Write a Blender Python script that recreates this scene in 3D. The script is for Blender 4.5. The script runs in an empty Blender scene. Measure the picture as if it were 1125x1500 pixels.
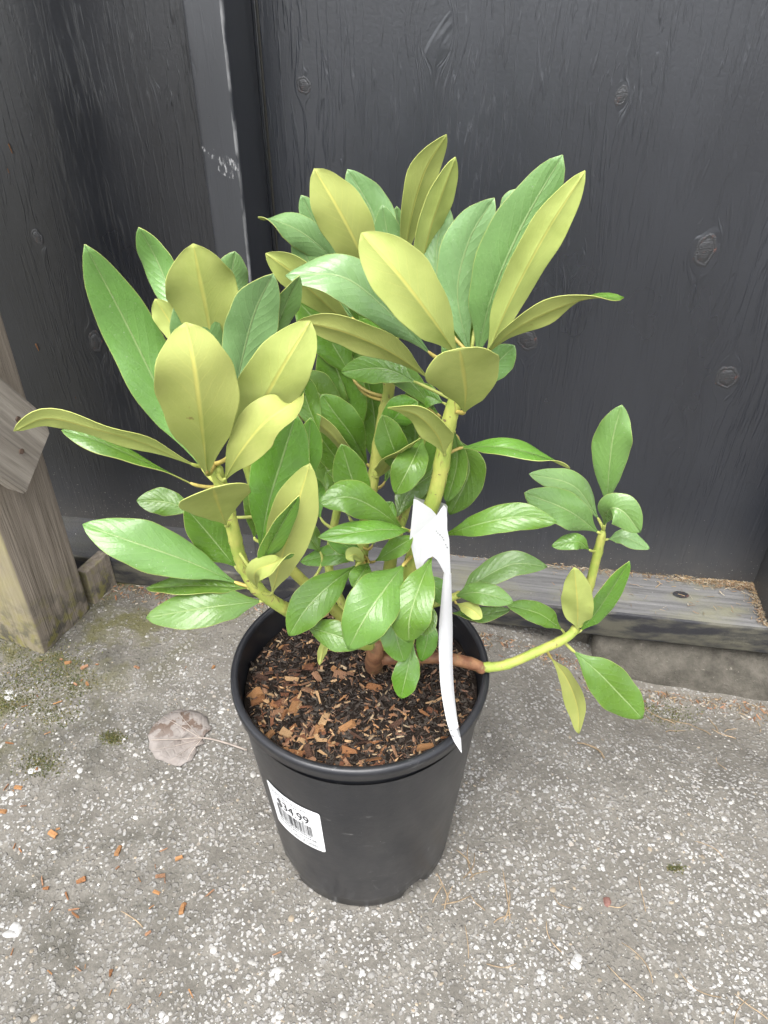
import bpy, bmesh, math, random
import numpy as np
from mathutils import Vector, Matrix, noise
random.seed(7); rng = np.random.default_rng(7)
R = math.radians
scene = bpy.context.scene
COL = scene.collection

# ------------------------------------------------------------------ camera
CAM_H, FPX, PITCH = 0.75, 1083.0, R(36)
cd = bpy.data.cameras.new('camera'); cam = bpy.data.objects.new('camera', cd); COL.objects.link(cam)
cam.location = (0, 0, CAM_H); cam.rotation_euler = (R(90) - PITCH, 0, 0)
cd.sensor_fit = 'VERTICAL'; cd.sensor_height = 36; cd.sensor_width = 27; cd.lens = 36 * FPX / 1500
cd.clip_start = 0.02; cd.clip_end = 400
scene.camera = cam
# ------------------------------------------------------------------ sky, sun, exposure (bright overcast)
SUN_EL, SUN_AZ = R(64), R(200)          # azimuth clockwise from +Y: behind the camera, a little left
w = bpy.data.worlds.new('World'); scene.world = w; w.use_nodes = True
wn = w.node_tree; bg = wn.nodes['Background']
sky = wn.nodes.new('ShaderNodeTexSky'); sky.sky_type = 'NISHITA'; sky.sun_disc = False
sky.sun_elevation = SUN_EL; sky.sun_rotation = SUN_AZ; sky.air_density = 1.0; sky.dust_density = 2.5; sky.ozone_density = 1.0
hs = wn.nodes.new('ShaderNodeHueSaturation'); hs.inputs['Saturation'].default_value = 0.22
wn.links.new(sky.outputs[0], hs.inputs['Color']); wn.links.new(hs.outputs[0], bg.inputs[0])
bg.inputs[1].default_value = 0.15
sd = bpy.data.lights.new('sun', 'SUN'); sd.energy = 1.5; sd.angle = R(45); sd.color = (1, 0.98, 0.95)
sun = bpy.data.objects.new('sun', sd); COL.objects.link(sun)
sdir = Vector((math.sin(SUN_AZ) * math.cos(SUN_EL), math.cos(SUN_AZ) * math.cos(SUN_EL), math.sin(SUN_EL)))
sun.rotation_euler = sdir.to_track_quat('Z', 'Y').to_euler()
vs = scene.view_settings; vs.view_transform = 'Standard'; vs.look = 'None'; vs.gamma = 1; vs.use_curve_mapping = False
vs.exposure = 1.55
scene.cycles.max_bounces = 6; scene.cycles.use_adaptive_sampling = True; scene.cycles.adaptive_threshold = 0.03

# ------------------------------------------------------------------ helpers
def ray(px, py):
    a = (px - 562.5) / FPX; b = (750 - py) / FPX; c, s = math.cos(PITCH), math.sin(PITCH)
    return Vector((a, c + b * s, -s + b * c))
CAMP = Vector((0, 0, CAM_H))
def at(px, py, Y):                       # the point seen at (px,py) of the 1125x1500 photo that stands Y metres ahead
    r = ray(px, py); return CAMP + r * (Y / r.y)
def atz(px, py, z=0.0):                  # ... that lies at height z
    r = ray(px, py); return CAMP + r * ((z - CAM_H) / r.z)
def depth(P): return P.y * math.cos(PITCH) - (P.z - CAM_H) * math.sin(PITCH)

def mesh_obj(name, verts, faces, mat=None, parent=None, smooth=False, mats=None, midx=None, data_only=False):
    me = bpy.data.meshes.new(name); me.from_pydata([tuple(v) for v in verts], [], faces)
    for m in (mats or ([mat] if mat else [])): me.materials.append(m)
    if midx is not None: me.polygons.foreach_set('material_index', midx)
    if smooth: me.polygons.foreach_set('use_smooth', [True] * len(me.polygons))
    me.update()
    if data_only: return me
    o = bpy.data.objects.new(name, me); COL.objects.link(o)
    if parent: o.parent = parent
    return o
def inst(name, me, parent=None, loc=(0, 0, 0), rot=None, scale=None):
    o = bpy.data.objects.new(name, me); COL.objects.link(o); o.location = loc
    if rot is not None: o.rotation_euler = rot
    if scale is not None: o.scale = scale
    if parent: o.parent = parent
    return o
def empty(name, loc=(0, 0, 0), rz=0):
    o = bpy.data.objects.new(name, None); COL.objects.link(o); o.location = loc; o.rotation_euler = (0, 0, rz); o.empty_display_size = 0.03
    return o
def tag(o, label, cat, group=None, kind=None):
    o['label'] = label; o['category'] = cat
    if group: o['group'] = group
    if kind: o['kind'] = kind
    return o
def bm_obj(name, bm, mat, parent=None, smooth=False):
    me = bpy.data.meshes.new(name); bm.to_mesh(me); bm.free(); me.materials.append(mat)
    if smooth: me.polygons.foreach_set('use_smooth', [True] * len(me.polygons))
    o = bpy.data.objects.new(name, me); COL.objects.link(o)
    if parent: o.parent = parent
    return o
def box_bm(x0, x1, y0, y1, z0, z1, bev=0.0, segs=2, cuts=0, jit=0.0):
    bm = bmesh.new(); bmesh.ops.create_cube(bm, size=1)
    for v in bm.verts:
        v.co = Vector((x0 if v.co.x < 0 else x1, y0 if v.co.y < 0 else y1, z0 if v.co.z < 0 else z1))
    if bev: bmesh.ops.bevel(bm, geom=bm.edges[:], offset=bev, segments=segs, affect='EDGES', profile=0.6)
    if cuts:
        bmesh.ops.subdivide_edges(bm, edges=[e for e in bm.edges if e.calc_length() > 0.03], cuts=cuts, use_grid_fill=True)
    if jit:
        for v in bm.verts: v.co += noise.noise_vector(v.co * 23) * jit
    return bm
def tube(pts, radii, n=8, cap=True):
    V, F = [], []
    up = Vector((0.31, 0.2, 0.93))
    for i, p in enumerate(pts):
        t = (pts[min(i + 1, len(pts) - 1)] - pts[max(i - 1, 0)]).normalized()
        a = t.cross(up)
        if a.length < 0.1: a = t.cross(Vector((1, 0, 0)))
        a.normalize(); b = t.cross(a)
        for k in range(n):
            th = 2 * math.pi * k / n; V.append(p + (a * math.cos(th) + b * math.sin(th)) * radii[i])
    for i in range(len(pts) - 1):
        for k in range(n):
            F.append((i * n + k, i * n + (k + 1) % n, (i + 1) * n + (k + 1) % n, (i + 1) * n + k))
    if cap:
        F.append(tuple(range(n))[::-1]); F.append(tuple((len(pts) - 1) * n + k for k in range(n)))
    return V, F
def crom(P, n):                          # Catmull-Rom through P, n samples
    P = [Vector(p) for p in P]
    if len(P) == 2: P = [P[0], (P[0] + P[1]) / 2, P[1]]
    Q = [P[0] * 2 - P[1]] + P + [P[-1] * 2 - P[-2]]; out = []
    for i in range(n):
        u = i / (n - 1) * (len(P) - 1); k = min(int(u), len(P) - 2); t = u - k
        a, b, c, d = Q[k:k + 4]
        out.append(0.5 * ((2 * b) + (c - a) * t + (2 * a - 5 * b + 4 * c - d) * t * t + (3 * b - a - 3 * c + d) * t ** 3))
    return out

# ------------------------------------------------------------------ node helper
class NT:
    def __init__(s, name):
        s.m = bpy.data.materials.new(name); s.m.use_nodes = True; s.t = s.m.node_tree
        s.t.nodes.clear(); s.out = s.t.nodes.new('ShaderNodeOutputMaterial')
    def n(s, typ, ins=None, **props):
        nd = s.t.nodes.new('ShaderNode' + typ)
        for k, v in props.items(): setattr(nd, k, v)
        for k, v in (ins or {}).items():
            sock = nd.inputs[k]
            if hasattr(v, 'is_linked') or isinstance(v, bpy.types.NodeSocket): s.t.links.new(v, sock)
            else:
                if sock.type == 'RGBA' and len(v) == 3: v = (*v, 1)
                sock.default_value = v
        return nd
    def math(s, op, a, b=0.0, c=None, clamp=False):
        i = {0: a, 1: b}
        if c is not None: i[2] = c
        return s.n('Math', i, operation=op, use_clamp=clamp).outputs[0]
    def ramp(s, fac, stops, interp='LINEAR'):
        nd = s.n('ValToRGB', {0: fac}); cr = nd.color_ramp; cr.interpolation = interp
        while len(cr.elements) < len(stops): cr.elements.new(0.5)
        for e, (p, c) in zip(cr.elements, stops):
            e.position = p; e.color = (c, c, c, 1) if not hasattr(c, '__len__') else (*c, 1)
        return nd.outputs[0]
    def mix(s, fac, a, b, mode='MIX'):
        nd = s.n('Mix', {0: fac, 6: a, 7: b}, data_type='RGBA', blend_type=mode); return nd.outputs[2]
    def noise(s, vec, scale, detail=3, rough=0.55, dist=0.0):
        return s.n('TexNoise', {'Vector': vec, 'Scale': scale, 'Detail': detail, 'Roughness': rough, 'Distortion': dist}).outputs[0]
    def mapv(s, vec, scale=(1, 1, 1), loc=(0, 0, 0)):
        return s.n('Mapping', {0: vec, 1: loc, 3: scale}).outputs[0]
    def obj(s): return s.n('TexCoord').outputs['Object']
    def bump(s, h, strength=0.5, dist=0.002, normal=None):
        i = {'Height': h, 'Strength': strength, 'Distance': dist}
        if normal is not None: i['Normal'] = normal
        return s.n('Bump', i).outputs[0]
    def pbsdf(s, col, rough=0.5, normal=None, spec=0.5, extra=None):
        i = {'Base Color': col, 'Roughness': rough, 'Specular IOR Level': spec}
        if normal is not None: i['Normal'] = normal
        i.update(extra or {}); return s.n('BsdfPrincipled', i).outputs[0]
    def done(s, sh): s.t.links.new(sh, s.out.inputs[0]); return s.m

# ---- leaf: upper side, under side, margin
def leaf_mat(name, base, vein, rough, under=False):
    t = NT(name)
    uv = t.n('UVMap', uv_map='UVMap').outputs[0]; sep = t.n('SeparateXYZ', {0: uv})
    u = t.math('ABSOLUTE', t.math('MULTIPLY_ADD', sep.outputs[0], 2.0, -1.0)); v = sep.outputs[1]
    rnd = t.n('ObjectInfo').outputs['Random']
    o = t.obj(); big = t.noise(o, 22, 3); fine = t.noise(o, 420, 3, 0.6)
    mid = t.ramp(u, [(0.0, 1), (0.030, 0.8), (0.075, 0)] if under else [(0.0, 0.9), (0.018, 0.7), (0.045, 0)])
    warp = t.math('ADD', t.math('MULTIPLY', t.math('SUBTRACT', big, 0.5), 2.2), t.math('MULTIPLY', rnd, 5.0))
    ph = t.math('ADD', t.math('MULTIPLY_ADD', v, 11.0, t.math('MULTIPLY', u, -3.2)), warp)
    fr = t.math('ABSOLUTE', t.math('SUBTRACT', t.math('FRACT', ph), 0.5))
    sec = t.math('MULTIPLY', t.ramp(fr, [(0.0, 1), (0.06, 0.35), (0.14, 0)]), t.ramp(u, [(0.03, 1), (0.85, 0.15), (1.0, 0)]))
    net = t.n('TexVoronoi', {'Vector': o, 'Scale': 420.0}, feature='DISTANCE_TO_EDGE').outputs[0]
    edge = t.ramp(u, [(0.955, 0), (1.0, 1)])
    dark = tuple(c * 0.72 for c in base); lite = tuple(min(1, c * 1.25) for c in base)
    c = t.mix(big, dark, lite)
    c = t.n('HueSaturation', {'Hue': t.math('MULTIPLY_ADD', rnd, 0.018, 0.488), 'Saturation': 1.0,
                              'Value': t.math('MULTIPLY_ADD', rnd, 0.4, 0.8), 'Color': c}).outputs[0]
    if not under:
        pale = t.n('Attribute', attribute_type='OBJECT', attribute_name='sky_sheen').outputs['Fac']; c = t.mix(t.math('MULTIPLY', pale, 0.8), c, (0.265, 0.425, 0.205))  # sheen of the sky painted as a paler green on chosen leaves
    c = t.mix(t.math('MULTIPLY', sec, 0.20 if under else 0.13), c, vein)
    c = t.mix(t.math('MULTIPLY', mid, 0.8), c, vein)
    c = t.mix(t.math('MULTIPLY', edge, 0.7), c, (0.42, 0.46, 0.13))
    blot = t.ramp(t.noise(o, 34, 4, 0.6), [(0.45, 0), (0.7, 0.45)]); c = t.mix(blot, c, (0.27, 0.33, 0.07) if under else (0.13, 0.24, 0.075))
    nick = t.math('MULTIPLY', t.ramp(t.noise(o, 120, 3), [(0.70, 0), (0.76, 0.7)]), t.ramp(t.noise(o, 17, 2), [(0.55, 0), (0.65, 1)])); c = t.mix(nick, c, (0.20, 0.13, 0.05))
    spots = t.ramp(t.noise(o, 650, 1), [(0.74, 0), (0.78, 1)])
    c = t.mix(t.math('MULTIPLY', spots, 0.0 if under else 0.35), c, (0.5, 0.52, 0.42))
    h = t.math('ADD', t.math('ADD', t.math('MULTIPLY', sec, 0.22 if under else -0.28), t.math('MULTIPLY', fr, 0.12 if under else 0.30)), t.math('MULTIPLY', mid, 1.5 if under else -1.2))
    h = t.math('ADD', h, t.math('MULTIPLY', big, 2.2)); h = t.math('ADD', h, t.math('MULTIPLY', t.ramp(net, [(0, 0), (0.25, 1)]), 0.10)); h = t.math('ADD', h, t.math('MULTIPLY', fine, 0.18))
    nb = t.bump(h, 0.26 if under else 0.42, 0.0010)
    rg = t.math('ADD', t.math('MULTIPLY', t.noise(o, 60, 3), 0.22), rough - 0.11)
    p = t.pbsdf(c, rg, nb, 0.62 if not under else 0.25)
    tr = t.n('BsdfTranslucent', {'Color': t.mix(0.35, c, (0.30, 0.38, 0.06))}).outputs[0]
    return t.done(t.n('MixShader', {0: 0.22, 1: p, 2: tr}).outputs[0])
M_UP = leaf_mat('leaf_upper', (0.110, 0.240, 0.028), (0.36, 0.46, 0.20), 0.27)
M_LO = leaf_mat('leaf_under', (0.435, 0.495, 0.145), (0.62, 0.58, 0.15), 0.5, True)
def simple(name, col, rough=0.6, nscale=40, var=0.35, bump=0.3, bdist=0.001, col2=None, spec=0.4, stretch=(1, 1, 1)):
    t = NT(name); o = t.mapv(t.obj(), stretch); a = t.noise(o, nscale, 5); rnd = t.n('ObjectInfo').outputs['Random']
    c = t.mix(t.ramp(a, [(0.3, 0), (0.7, 1)]), tuple(x * (1 - var) for x in col), col2 or tuple(min(1, x * (1 + var)) for x in col))
    c = t.n('HueSaturation', {'Value': t.math('MULTIPLY_ADD', rnd, 0.5, 0.75), 'Color': c}).outputs[0]
    return t.done(t.pbsdf(c, rough, t.bump(t.noise(o, nscale * 4, 4), bump, bdist), spec))
M_EDGE = simple('leaf_margin', (0.40, 0.43, 0.12), 0.5, 60, 0.15)
M_PET = simple('petiole_green', (0.34, 0.37, 0.09), 0.5, 90, 0.2)
M_PETB = simple('petiole_orange', (0.38, 0.30, 0.08), 0.5, 90, 0.25)
def stem_mat(name, a, b, thr):
    t = NT(name); o = t.obj(); n1 = t.noise(o, 70, 5); n2 = t.noise(t.mapv(o, (1, 1, 0.25)), 260, 4)
    c = t.mix(t.ramp(n1, [(thr, 0), (thr + 0.2, 1)]), a, b)
    c = t.mix(t.ramp(n2, [(0.60, 0), (0.70, 0.75)]), c, (0.15, 0.10, 0.04))
    return t.done(t.pbsdf(c, 0.55, t.bump(t.math('ADD', n2, n1), 0.5, 0.0015), 0.35))
M_STEM = stem_mat('stem_green', (0.27, 0.34, 0.065), (0.37, 0.38, 0.09), 0.42)
M_SCAR = simple('leaf_scar', (0.20, 0.15, 0.06), 0.7, 300, 0.4)
M_WOODY = stem_mat('stem_woody', (0.15, 0.065, 0.035), (0.27, 0.14, 0.07), 0.40)

# ---- black paint on rough-sawn ply, grain flowing round the knots
FA = R(9); FO = Vector((0, 0.876, 0)); FT = Vector((math.cos(FA), -math.sin(FA), 0)); FN = Vector((math.sin(FA), math.cos(FA), 0))
def on_wall(px, py, off=0.0):            # wall coordinates (u, z) of a photo point on the plane off metres behind the panels
    r = ray(px, py); k = ((FO - CAMP).dot(FN) + off) / r.dot(FN); P = CAMP + r * k
    return (P - FO).dot(FT), P.z
KNOTS = [(445, 125, 0.0065, 1), (910, 140, 0.006, .6), (1033, 367, 0.0115, 1), (1065, 553, 0.0115, 1), (772, 497, 0.011, .5), (640, 45, 0.012, 0),
         (55, 347, 0.0065, .8), (140, 500, 0.010, .4), (232, 105, 0.006, 0), (985, 640, 0.010, 0), (840, 380, 0.008, 0)]
KN = [(*on_wall(x, y), r, h) for x, y, r, h in KNOTS]
def paint_mat(name, knots, base=(0.0120, 0.0140, 0.0195), scuff=None, dirty=True, grain=1.0):
    t = NT(name); o = t.obj(); sep = t.n('SeparateXYZ', {0: o}); x, z = sep.outputs[0], sep.outputs[2]
    psi = x; near = None
    for kx, kz, kr, kh in knots:
        dx = t.math('SUBTRACT', x, kx); dz = t.math('MULTIPLY', t.math('SUBTRACT', z, kz), 0.55)
        r2 = t.math('ADD', t.math('ADD', t.math('MULTIPLY', dx, dx), t.math('MULTIPLY', dz, dz)), 1e-5)
        psi = t.math('SUBTRACT', psi, t.math('MULTIPLY', dx, t.math('MINIMUM', t.math('DIVIDE', kr * kr * 1.6, r2), 0.93)))
        g = t.math('DIVIDE', 0.0016, t.math('ADD', r2, 0.0016))
        near = g if near is None else t.math('MAXIMUM', near, g)
    gv = t.n('CombineXYZ', {0: t.math('MULTIPLY', psi, 165.0), 1: sep.outputs[1], 2: t.math('MULTIPLY', z, 11.0)}).outputs[0]
    gv2 = t.n('CombineXYZ', {0: t.math('MULTIPLY', psi, 420.0), 1: sep.outputs[1], 2: t.math('MULTIPLY', z, 16.0)}).outputs[0]
    g1 = t.noise(gv, 1.0, 3, 0.55, 0.9); g2 = t.noise(gv2, 1.0, 3, 0.6, 0.3)
    strokes = t.ramp(g1, [(0.52, 0), (0.60, 1)])
    patch = t.ramp(t.noise(t.mapv(o, (1, 1, 0.45)), 8, 4), [(0.44, 0.06), (0.62, 1)])
    if near is not None: patch = t.math('MAXIMUM', patch, t.math('MULTIPLY', near, 1.0))
    h = t.math('ADD', t.math('MULTIPLY', t.math('MULTIPLY', strokes, patch), 1.0), t.math('MULTIPLY', g2, 0.16))
    h = t.math('ADD', h, t.math('MULTIPLY', t.noise(o, 260, 3), 0.25))
    cloud = t.noise(t.mapv(o, (1, 1, 0.5)), 7, 4)
    c = t.mix(cloud, tuple(b * 0.8 for b in base), tuple(b * 1.3 for b in base))
    rg = t.math('MULTIPLY_ADD', cloud, 0.36, 0.14)
    worn = t.math('MULTIPLY', t.ramp(t.noise(gv2, 1.3, 4, 0.7), [(0.66, 0), (0.74, 1)]), t.ramp(t.noise(o, 13, 2), [(0.5, 0), (0.68, 0.5)]))
    c = t.mix(worn, c, (0.13, 0.13, 0.135))
    if dirty:                               # splashed grit near the ground
        low = t.n('MapRange', {0: z, 1: 0.02, 2: 0.30, 3: 1.0, 4: 0.0}).outputs[0]
        sp = t.noise(o, 330, 2, 0.5); thr = t.math('MULTIPLY_ADD', t.math('MULTIPLY', low, low), -0.13, 0.775)
        dots = t.math('MULTIPLY', t.math('GREATER_THAN', sp, thr), t.math('GREATER_THAN', low, 0.02))
        c = t.mix(t.math('MULTIPLY', dots, 0.6), c, (0.34, 0.32, 0.29))
        c = t.mix(t.math('MULTIPLY', t.math('POWER', low, 5.0), t.math('MULTIPLY', t.noise(o, 45, 4), 0.7)), c, (0.12, 0.10, 0.07))
        rg = t.math('MAXIMUM', rg, t.math('MULTIPLY', low, 0.75))
    if scuff:
        for (sx, sz, rx, rz) in scuff:
            ex = t.math('DIVIDE', t.math('SUBTRACT', x, sx), rx); ez = t.math('DIVIDE', t.math('ADD', t.math('SUBTRACT', z, sz), t.math('MULTIPLY', t.math('SUBTRACT', x, sx), 0.45)), rz)
            d = t.math('ADD', t.math('MULTIPLY', ex, ex), t.math('MULTIPLY', ez, ez))
            k = t.math('MULTIPLY', t.math('MULTIPLY', t.math('LESS_THAN', d, 1.0), t.math('LESS_THAN', sep.outputs[1], -0.086)), t.ramp(t.noise(t.mapv(o, (1, 1, 0.3)), 480, 3), [(0.55, 0), (0.68, 0.45)]))
            c = t.mix(k, c, (0.55, 0.55, 0.55))
    if scuff:                                # paint rubbed off along the arris
        ar = t.math('MULTIPLY', t.math('LESS_THAN', t.math('ABSOLUTE', t.math('ADD', t.math('SUBTRACT', x, -0.1350), t.math('MULTIPLY', t.math('GREATER_THAN', sep.outputs[1], -0.084), 9.0))), 0.0016), t.ramp(t.noise(t.mapv(o, (1, 1, 0.3)), 90, 3), [(0.42, 0), (0.6, 0.6)])); c = t.mix(ar, c, (0.30, 0.30, 0.30))
    nb = t.bump(h, 0.30 * grain, 0.0024)
    return t.done(t.pbsdf(c, rg, nb, 1.0))
M_PANEL_R = paint_mat('black_paint_ply', [k for k in KN if k[0] > -0.13])
M_PANEL_L = paint_mat('black_paint_ply_left_shaded', [k for k in KN if k[0] < -0.17], base=(0.0066, 0.0078, 0.0110))  # same paint with a darker base: the left panel's weaker light is painted in
M_STUD = paint_mat('black_paint_stud', [], base=(0.020, 0.022, 0.027), scuff=[(-0.152, 0.6, 0.020, 0.006), (-0.148, 0.588, 0.010, 0.005)], grain=0.5)
M_KNOT = NT('knot_paint')
def _k():
    t = M_KNOT; o = t.obj(); n1 = t.noise(o, 160, 4)
    c = t.mix(t.ramp(n1, [(0.58, 0), (0.72, 0.7)]), (0.016, 0.0165, 0.019), (0.12, 0.045, 0.032))
    return t.done(t.pbsdf(c, 0.38, t.bump(t.noise(t.mapv(o, (1, 1, 3)), 240, 4), 0.35, 0.002), 0.9))
M_KNOT = _k()
def _sill():
    t = NT('sill_worn_paint'); o = t.obj(); sep = t.n('SeparateXYZ', {0: o})
    gv = t.mapv(o, (5, 130, 60)); g = t.noise(gv, 1.0, 5, 0.6, 0.6); cl = t.noise(t.mapv(o, (1, 2, 2)), 14, 5)
    c = t.mix(t.ramp(g, [(0.35, 0), (0.65, 1)]), (0.085, 0.083, 0.082), (0.165, 0.163, 0.160))
    c = t.mix(t.ramp(cl, [(0.45, 0), (0.7, 0.75)]), c, (0.17, 0.165, 0.105))
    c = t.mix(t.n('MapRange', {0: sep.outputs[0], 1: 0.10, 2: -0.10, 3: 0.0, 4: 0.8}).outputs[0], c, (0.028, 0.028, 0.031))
    front = t.math('LESS_THAN', sep.outputs[1], -0.0875)
    pat = t.ramp(t.noise(t.mapv(o, (1, 1, 3)), 20, 5), [(0.42, 0), (0.6, 1)])
    c2 = t.mix(pat, (0.022, 0.022, 0.025), (0.085, 0.080, 0.060))
    c = t.mix(front, c, c2)
    wht = t.ramp(t.noise(o, 210, 2), [(0.765, 0), (0.79, 0.85)]); c = t.mix(wht, c, (0.6, 0.59, 0.56))
    return t.done(t.pbsdf(c, 0.62, t.bump(t.math('ADD', g, t.noise(o, 300, 3)), 0.5, 0.0015), 0.4))
M_SILL = _sill()
def _wood(name, a, b, moss, feet=1.0):
    t = NT(name); o = t.obj(); g = t.noise(t.mapv(o, (110, 110, 5)), 1.0, 5, 0.62, 0.4); g2 = t.noise(t.mapv(o, (300, 300, 9)), 1.0, 3)
    cl = t.noise(o, 18, 5)
    c = t.mix(t.ramp(g, [(0.3, 0), (0.7, 1)]), a, b)
    c = t.mix(t.ramp(g2, [(0.6, 0), (0.75, 0.55)]), c, (0.09, 0.075, 0.06))
    nrm = t.n('TexCoord').outputs['Normal']; sn = t.n('SeparateXYZ', {0: nrm})
    side = t.math('LESS_THAN', sn.outputs[1], -0.5)      # algae on the weather side of the timber
    c = t.mix(t.math('MULTIPLY', t.math('MULTIPLY', side, moss), t.ramp(cl, [(0.30, 0.25), (0.62, 0.95)])), c, (0.27, 0.24, 0.125))
    z = t.n('SeparateXYZ', {0: o}).outputs[2]
    foot = t.n('MapRange', {0: z, 1: 0.0, 2: 0.11, 3: feet, 4: 0.0}).outputs[0]
    c = t.mix(t.math('MULTIPLY', foot, t.ramp(t.noise(o, 42, 5), [(0.46, 0), (0.58, 0.85)])), c, (0.05, 0.048, 0.04))
    c = t.mix(t.math('MULTIPLY', foot, t.ramp(t.noise(o, 65, 5), [(0.5, 0), (0.62, 0.8)])), c, (0.22, 0.20, 0.06))
    return t.done(t.pbsdf(c, 0.8, t.bump(t.math('ADD', g, g2), 0.7, 0.0018), 0.25))
M_POST = _wood('weathered_post', (0.165, 0.138, 0.108), (0.30, 0.255, 0.205), 0.85)
M_BRACE = _wood('weathered_brace', (0.20, 0.175, 0.145), (0.43, 0.385, 0.325), 0.6, 0.0)
# ---- concrete
def _concrete(name, wet=1.0, base=0.0):
    t = NT(name); o = t.obj(); sep = t.n('SeparateXYZ', {0: o}); x, y = sep.outputs[0], sep.outputs[1]
    big = t.noise(o, 3.2, 5, 0.6); md = t.noise(o, 26, 5, 0.65); fn = t.noise(o, 240, 4, 0.7)
    c = t.mix(t.ramp(md, [(0.3, 0), (0.7, 1)]), (0.112, 0.103, 0.088), (0.200, 0.187, 0.163))
    c = t.mix(t.ramp(fn, [(0.38, 0.6), (0.56, 0)]), c, (0.090, 0.084, 0.074))
    hgt = t.math('MULTIPLY', fn, 0.7)
    for sc, lo, hi, k in ((150.0, 0.30, 0.42, 0.62), (270.0, 0.36, 0.46, 0.5)):
        wv = t.n('VectorMath', {0: o, 1: t.n('VectorMath', {0: t.n('TexNoise', {'Vector': o, 'Scale': 160.0}).outputs[1], 3: 0.006}, operation='SCALE').outputs[0]}, operation='ADD').outputs[0]
        vo = t.n('TexVoronoi', {'Vector': wv, 'Scale': sc, 'Randomness': 1.0}); ds, cv = vo.outputs[0], vo.outputs[1]
        cs = t.n('SeparateColor', {0: cv})
        on = t.math('GREATER_THAN', cs.outputs[0], 1 - k)
        st = t.math('MULTIPLY', on, t.ramp(ds, [(lo, 1), (hi, 0)]))
        tone = t.ramp(cs.outputs[1], [(0, (0.22, 0.21, 0.195)), (0.5, (0.32, 0.31, 0.295)), (0.85, (0.46, 0.455, 0.44)), (1, (0.30, 0.26, 0.21))])
        fade = t.ramp(t.noise(o, 11, 4), [(0.36, 0.15), (0.58, 0.95)])
        c = t.mix(t.math('MULTIPLY', st, fade), c, tone)
        hgt = t.math('ADD', hgt, t.math('MULTIPLY', st, 0.8))
    # dirt by the wall and in the mossy left corner
    wall = t.n('MapRange', {0: t.math('ADD', y, t.math('MULTIPLY', x, 0.158)), 1: 0.56, 2: 0.80, 3: 0.0, 4: 1.0}).outputs[0]
    dirt = t.math('MULTIPLY', wall, t.ramp(big, [(0.3, 0.3), (0.65, 0.9)]))
    c = t.mix(t.math('MULTIPLY', dirt, 0.6), c, (0.150, 0.135, 0.110))
    left = t.n('MapRange', {0: t.math('ADD', t.math('MULTIPLY', y, 0.35), x), 1: -0.04, 2: -0.12, 3: 0.0, 4: 1.0}).outputs[0]
    ms = t.math('MULTIPLY', left, t.ramp(t.noise(o, 9, 6, 0.65), [(0.46, 0), (0.62, 0.8)]))
    c = t.mix(ms, c, (0.050, 0.047, 0.036))
    ms2 = t.math('MULTIPLY', t.n('MapRange', {0: t.math('SUBTRACT', y, x), 1: 0.92, 2: 1.10, 3: 0.0, 4: 1.0}).outputs[0], t.ramp(t.noise(o, 19, 5, 0.65), [(0.46, 0), (0.60, 0.8)]))
    c = t.mix(ms2, c, (0.085, 0.080, 0.025))
    return t.done(t.pbsdf(c, 0.85, t.bump(hgt, 0.75, 0.0022), 0.3))
M_GROUND = _concrete('aggregate_concrete')
def _attr(name, rough=0.6):
    t = NT(name); a = t.n('Attribute', attribute_name='tone').outputs['Color']; o = t.obj()
    c = t.mix(t.ramp(t.noise(o, 330, 4), [(0.3, 0.45), (0.6, 0)]), a, (0.13, 0.12, 0.10))
    return t.done(t.pbsdf(c, rough, t.bump(t.noise(o, 600, 3), 0.4, 0.0006), 0.35))
M_TONE = _attr('stone_tones'); M_LITTER = _attr('litter_tones', 0.75)
def _footing():
    t = NT('footing_concrete'); o = t.obj(); a = t.noise(o, 35, 6, 0.7); b = t.noise(o, 190, 4, 0.7)
    c = t.mix(t.ramp(a, [(0.3, 0), (0.7, 1)]), (0.045, 0.041, 0.033), (0.125, 0.114, 0.094))
    c = t.mix(t.ramp(b, [(0.64, 0), (0.74, 0.6)]), c, (0.30, 0.275, 0.23))
    return t.done(t.pbsdf(c, 0.9, t.bump(t.math('ADD', a, b), 0.9, 0.004), 0.2))
M_FOOT = _footing()
def _plastic():
    t = NT('black_plastic'); o = t.obj(); cl = t.noise(o, 16, 4); sc = t.noise(t.mapv(o, (60, 60, 14)), 1.0, 4, 0.7, 1.0)
    c = t.mix(cl, (0.009, 0.0095, 0.012), (0.019, 0.020, 0.024))
    scr = t.math('MULTIPLY', t.ramp(sc, [(0.66, 0), (0.76, 1)]), t.ramp(t.noise(o, 28, 3), [(0.45, 0), (0.62, 0.7)]))
    c = t.mix(scr, c, (0.20, 0.20, 0.20))
    z = t.n('SeparateXYZ', {0: o}).outputs[2]; lowd = t.math('MULTIPLY', t.n('MapRange', {0: z, 1: 0.0, 2: 0.24, 3: 0.35, 4: 0.10}).outputs[0], t.ramp(t.noise(t.mapv(o, (1, 1, 0.5)), 24, 6, 0.7), [(0.40, 0), (0.66, 1)])); c = t.mix(lowd, c, (0.085, 0.080, 0.074))
    smear = t.math('MULTIPLY', t.ramp(t.noise(t.mapv(o, (1, 1, 4)), 60, 5, 0.7), [(0.60, 0), (0.70, 0.5)]), t.ramp(t.noise(o, 12, 2), [(0.56, 0), (0.66, 1)])); c = t.mix(smear, c, (0.24, 0.235, 0.225))
    dust = t.ramp(t.noise(o, 420, 2), [(0.76, 0), (0.80, 0.6)]); c = t.mix(dust, c, (0.4, 0.38, 0.34))
    return t.done(t.pbsdf(c, t.math('MULTIPLY_ADD', cl, 0.25, 0.22), t.bump(t.math('ADD', t.noise(o, 55, 3), t.math('MULTIPLY', t.noise(o, 700, 2), 0.15)), 0.22, 0.0012), 0.5))
M_POT = _plastic()
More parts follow.
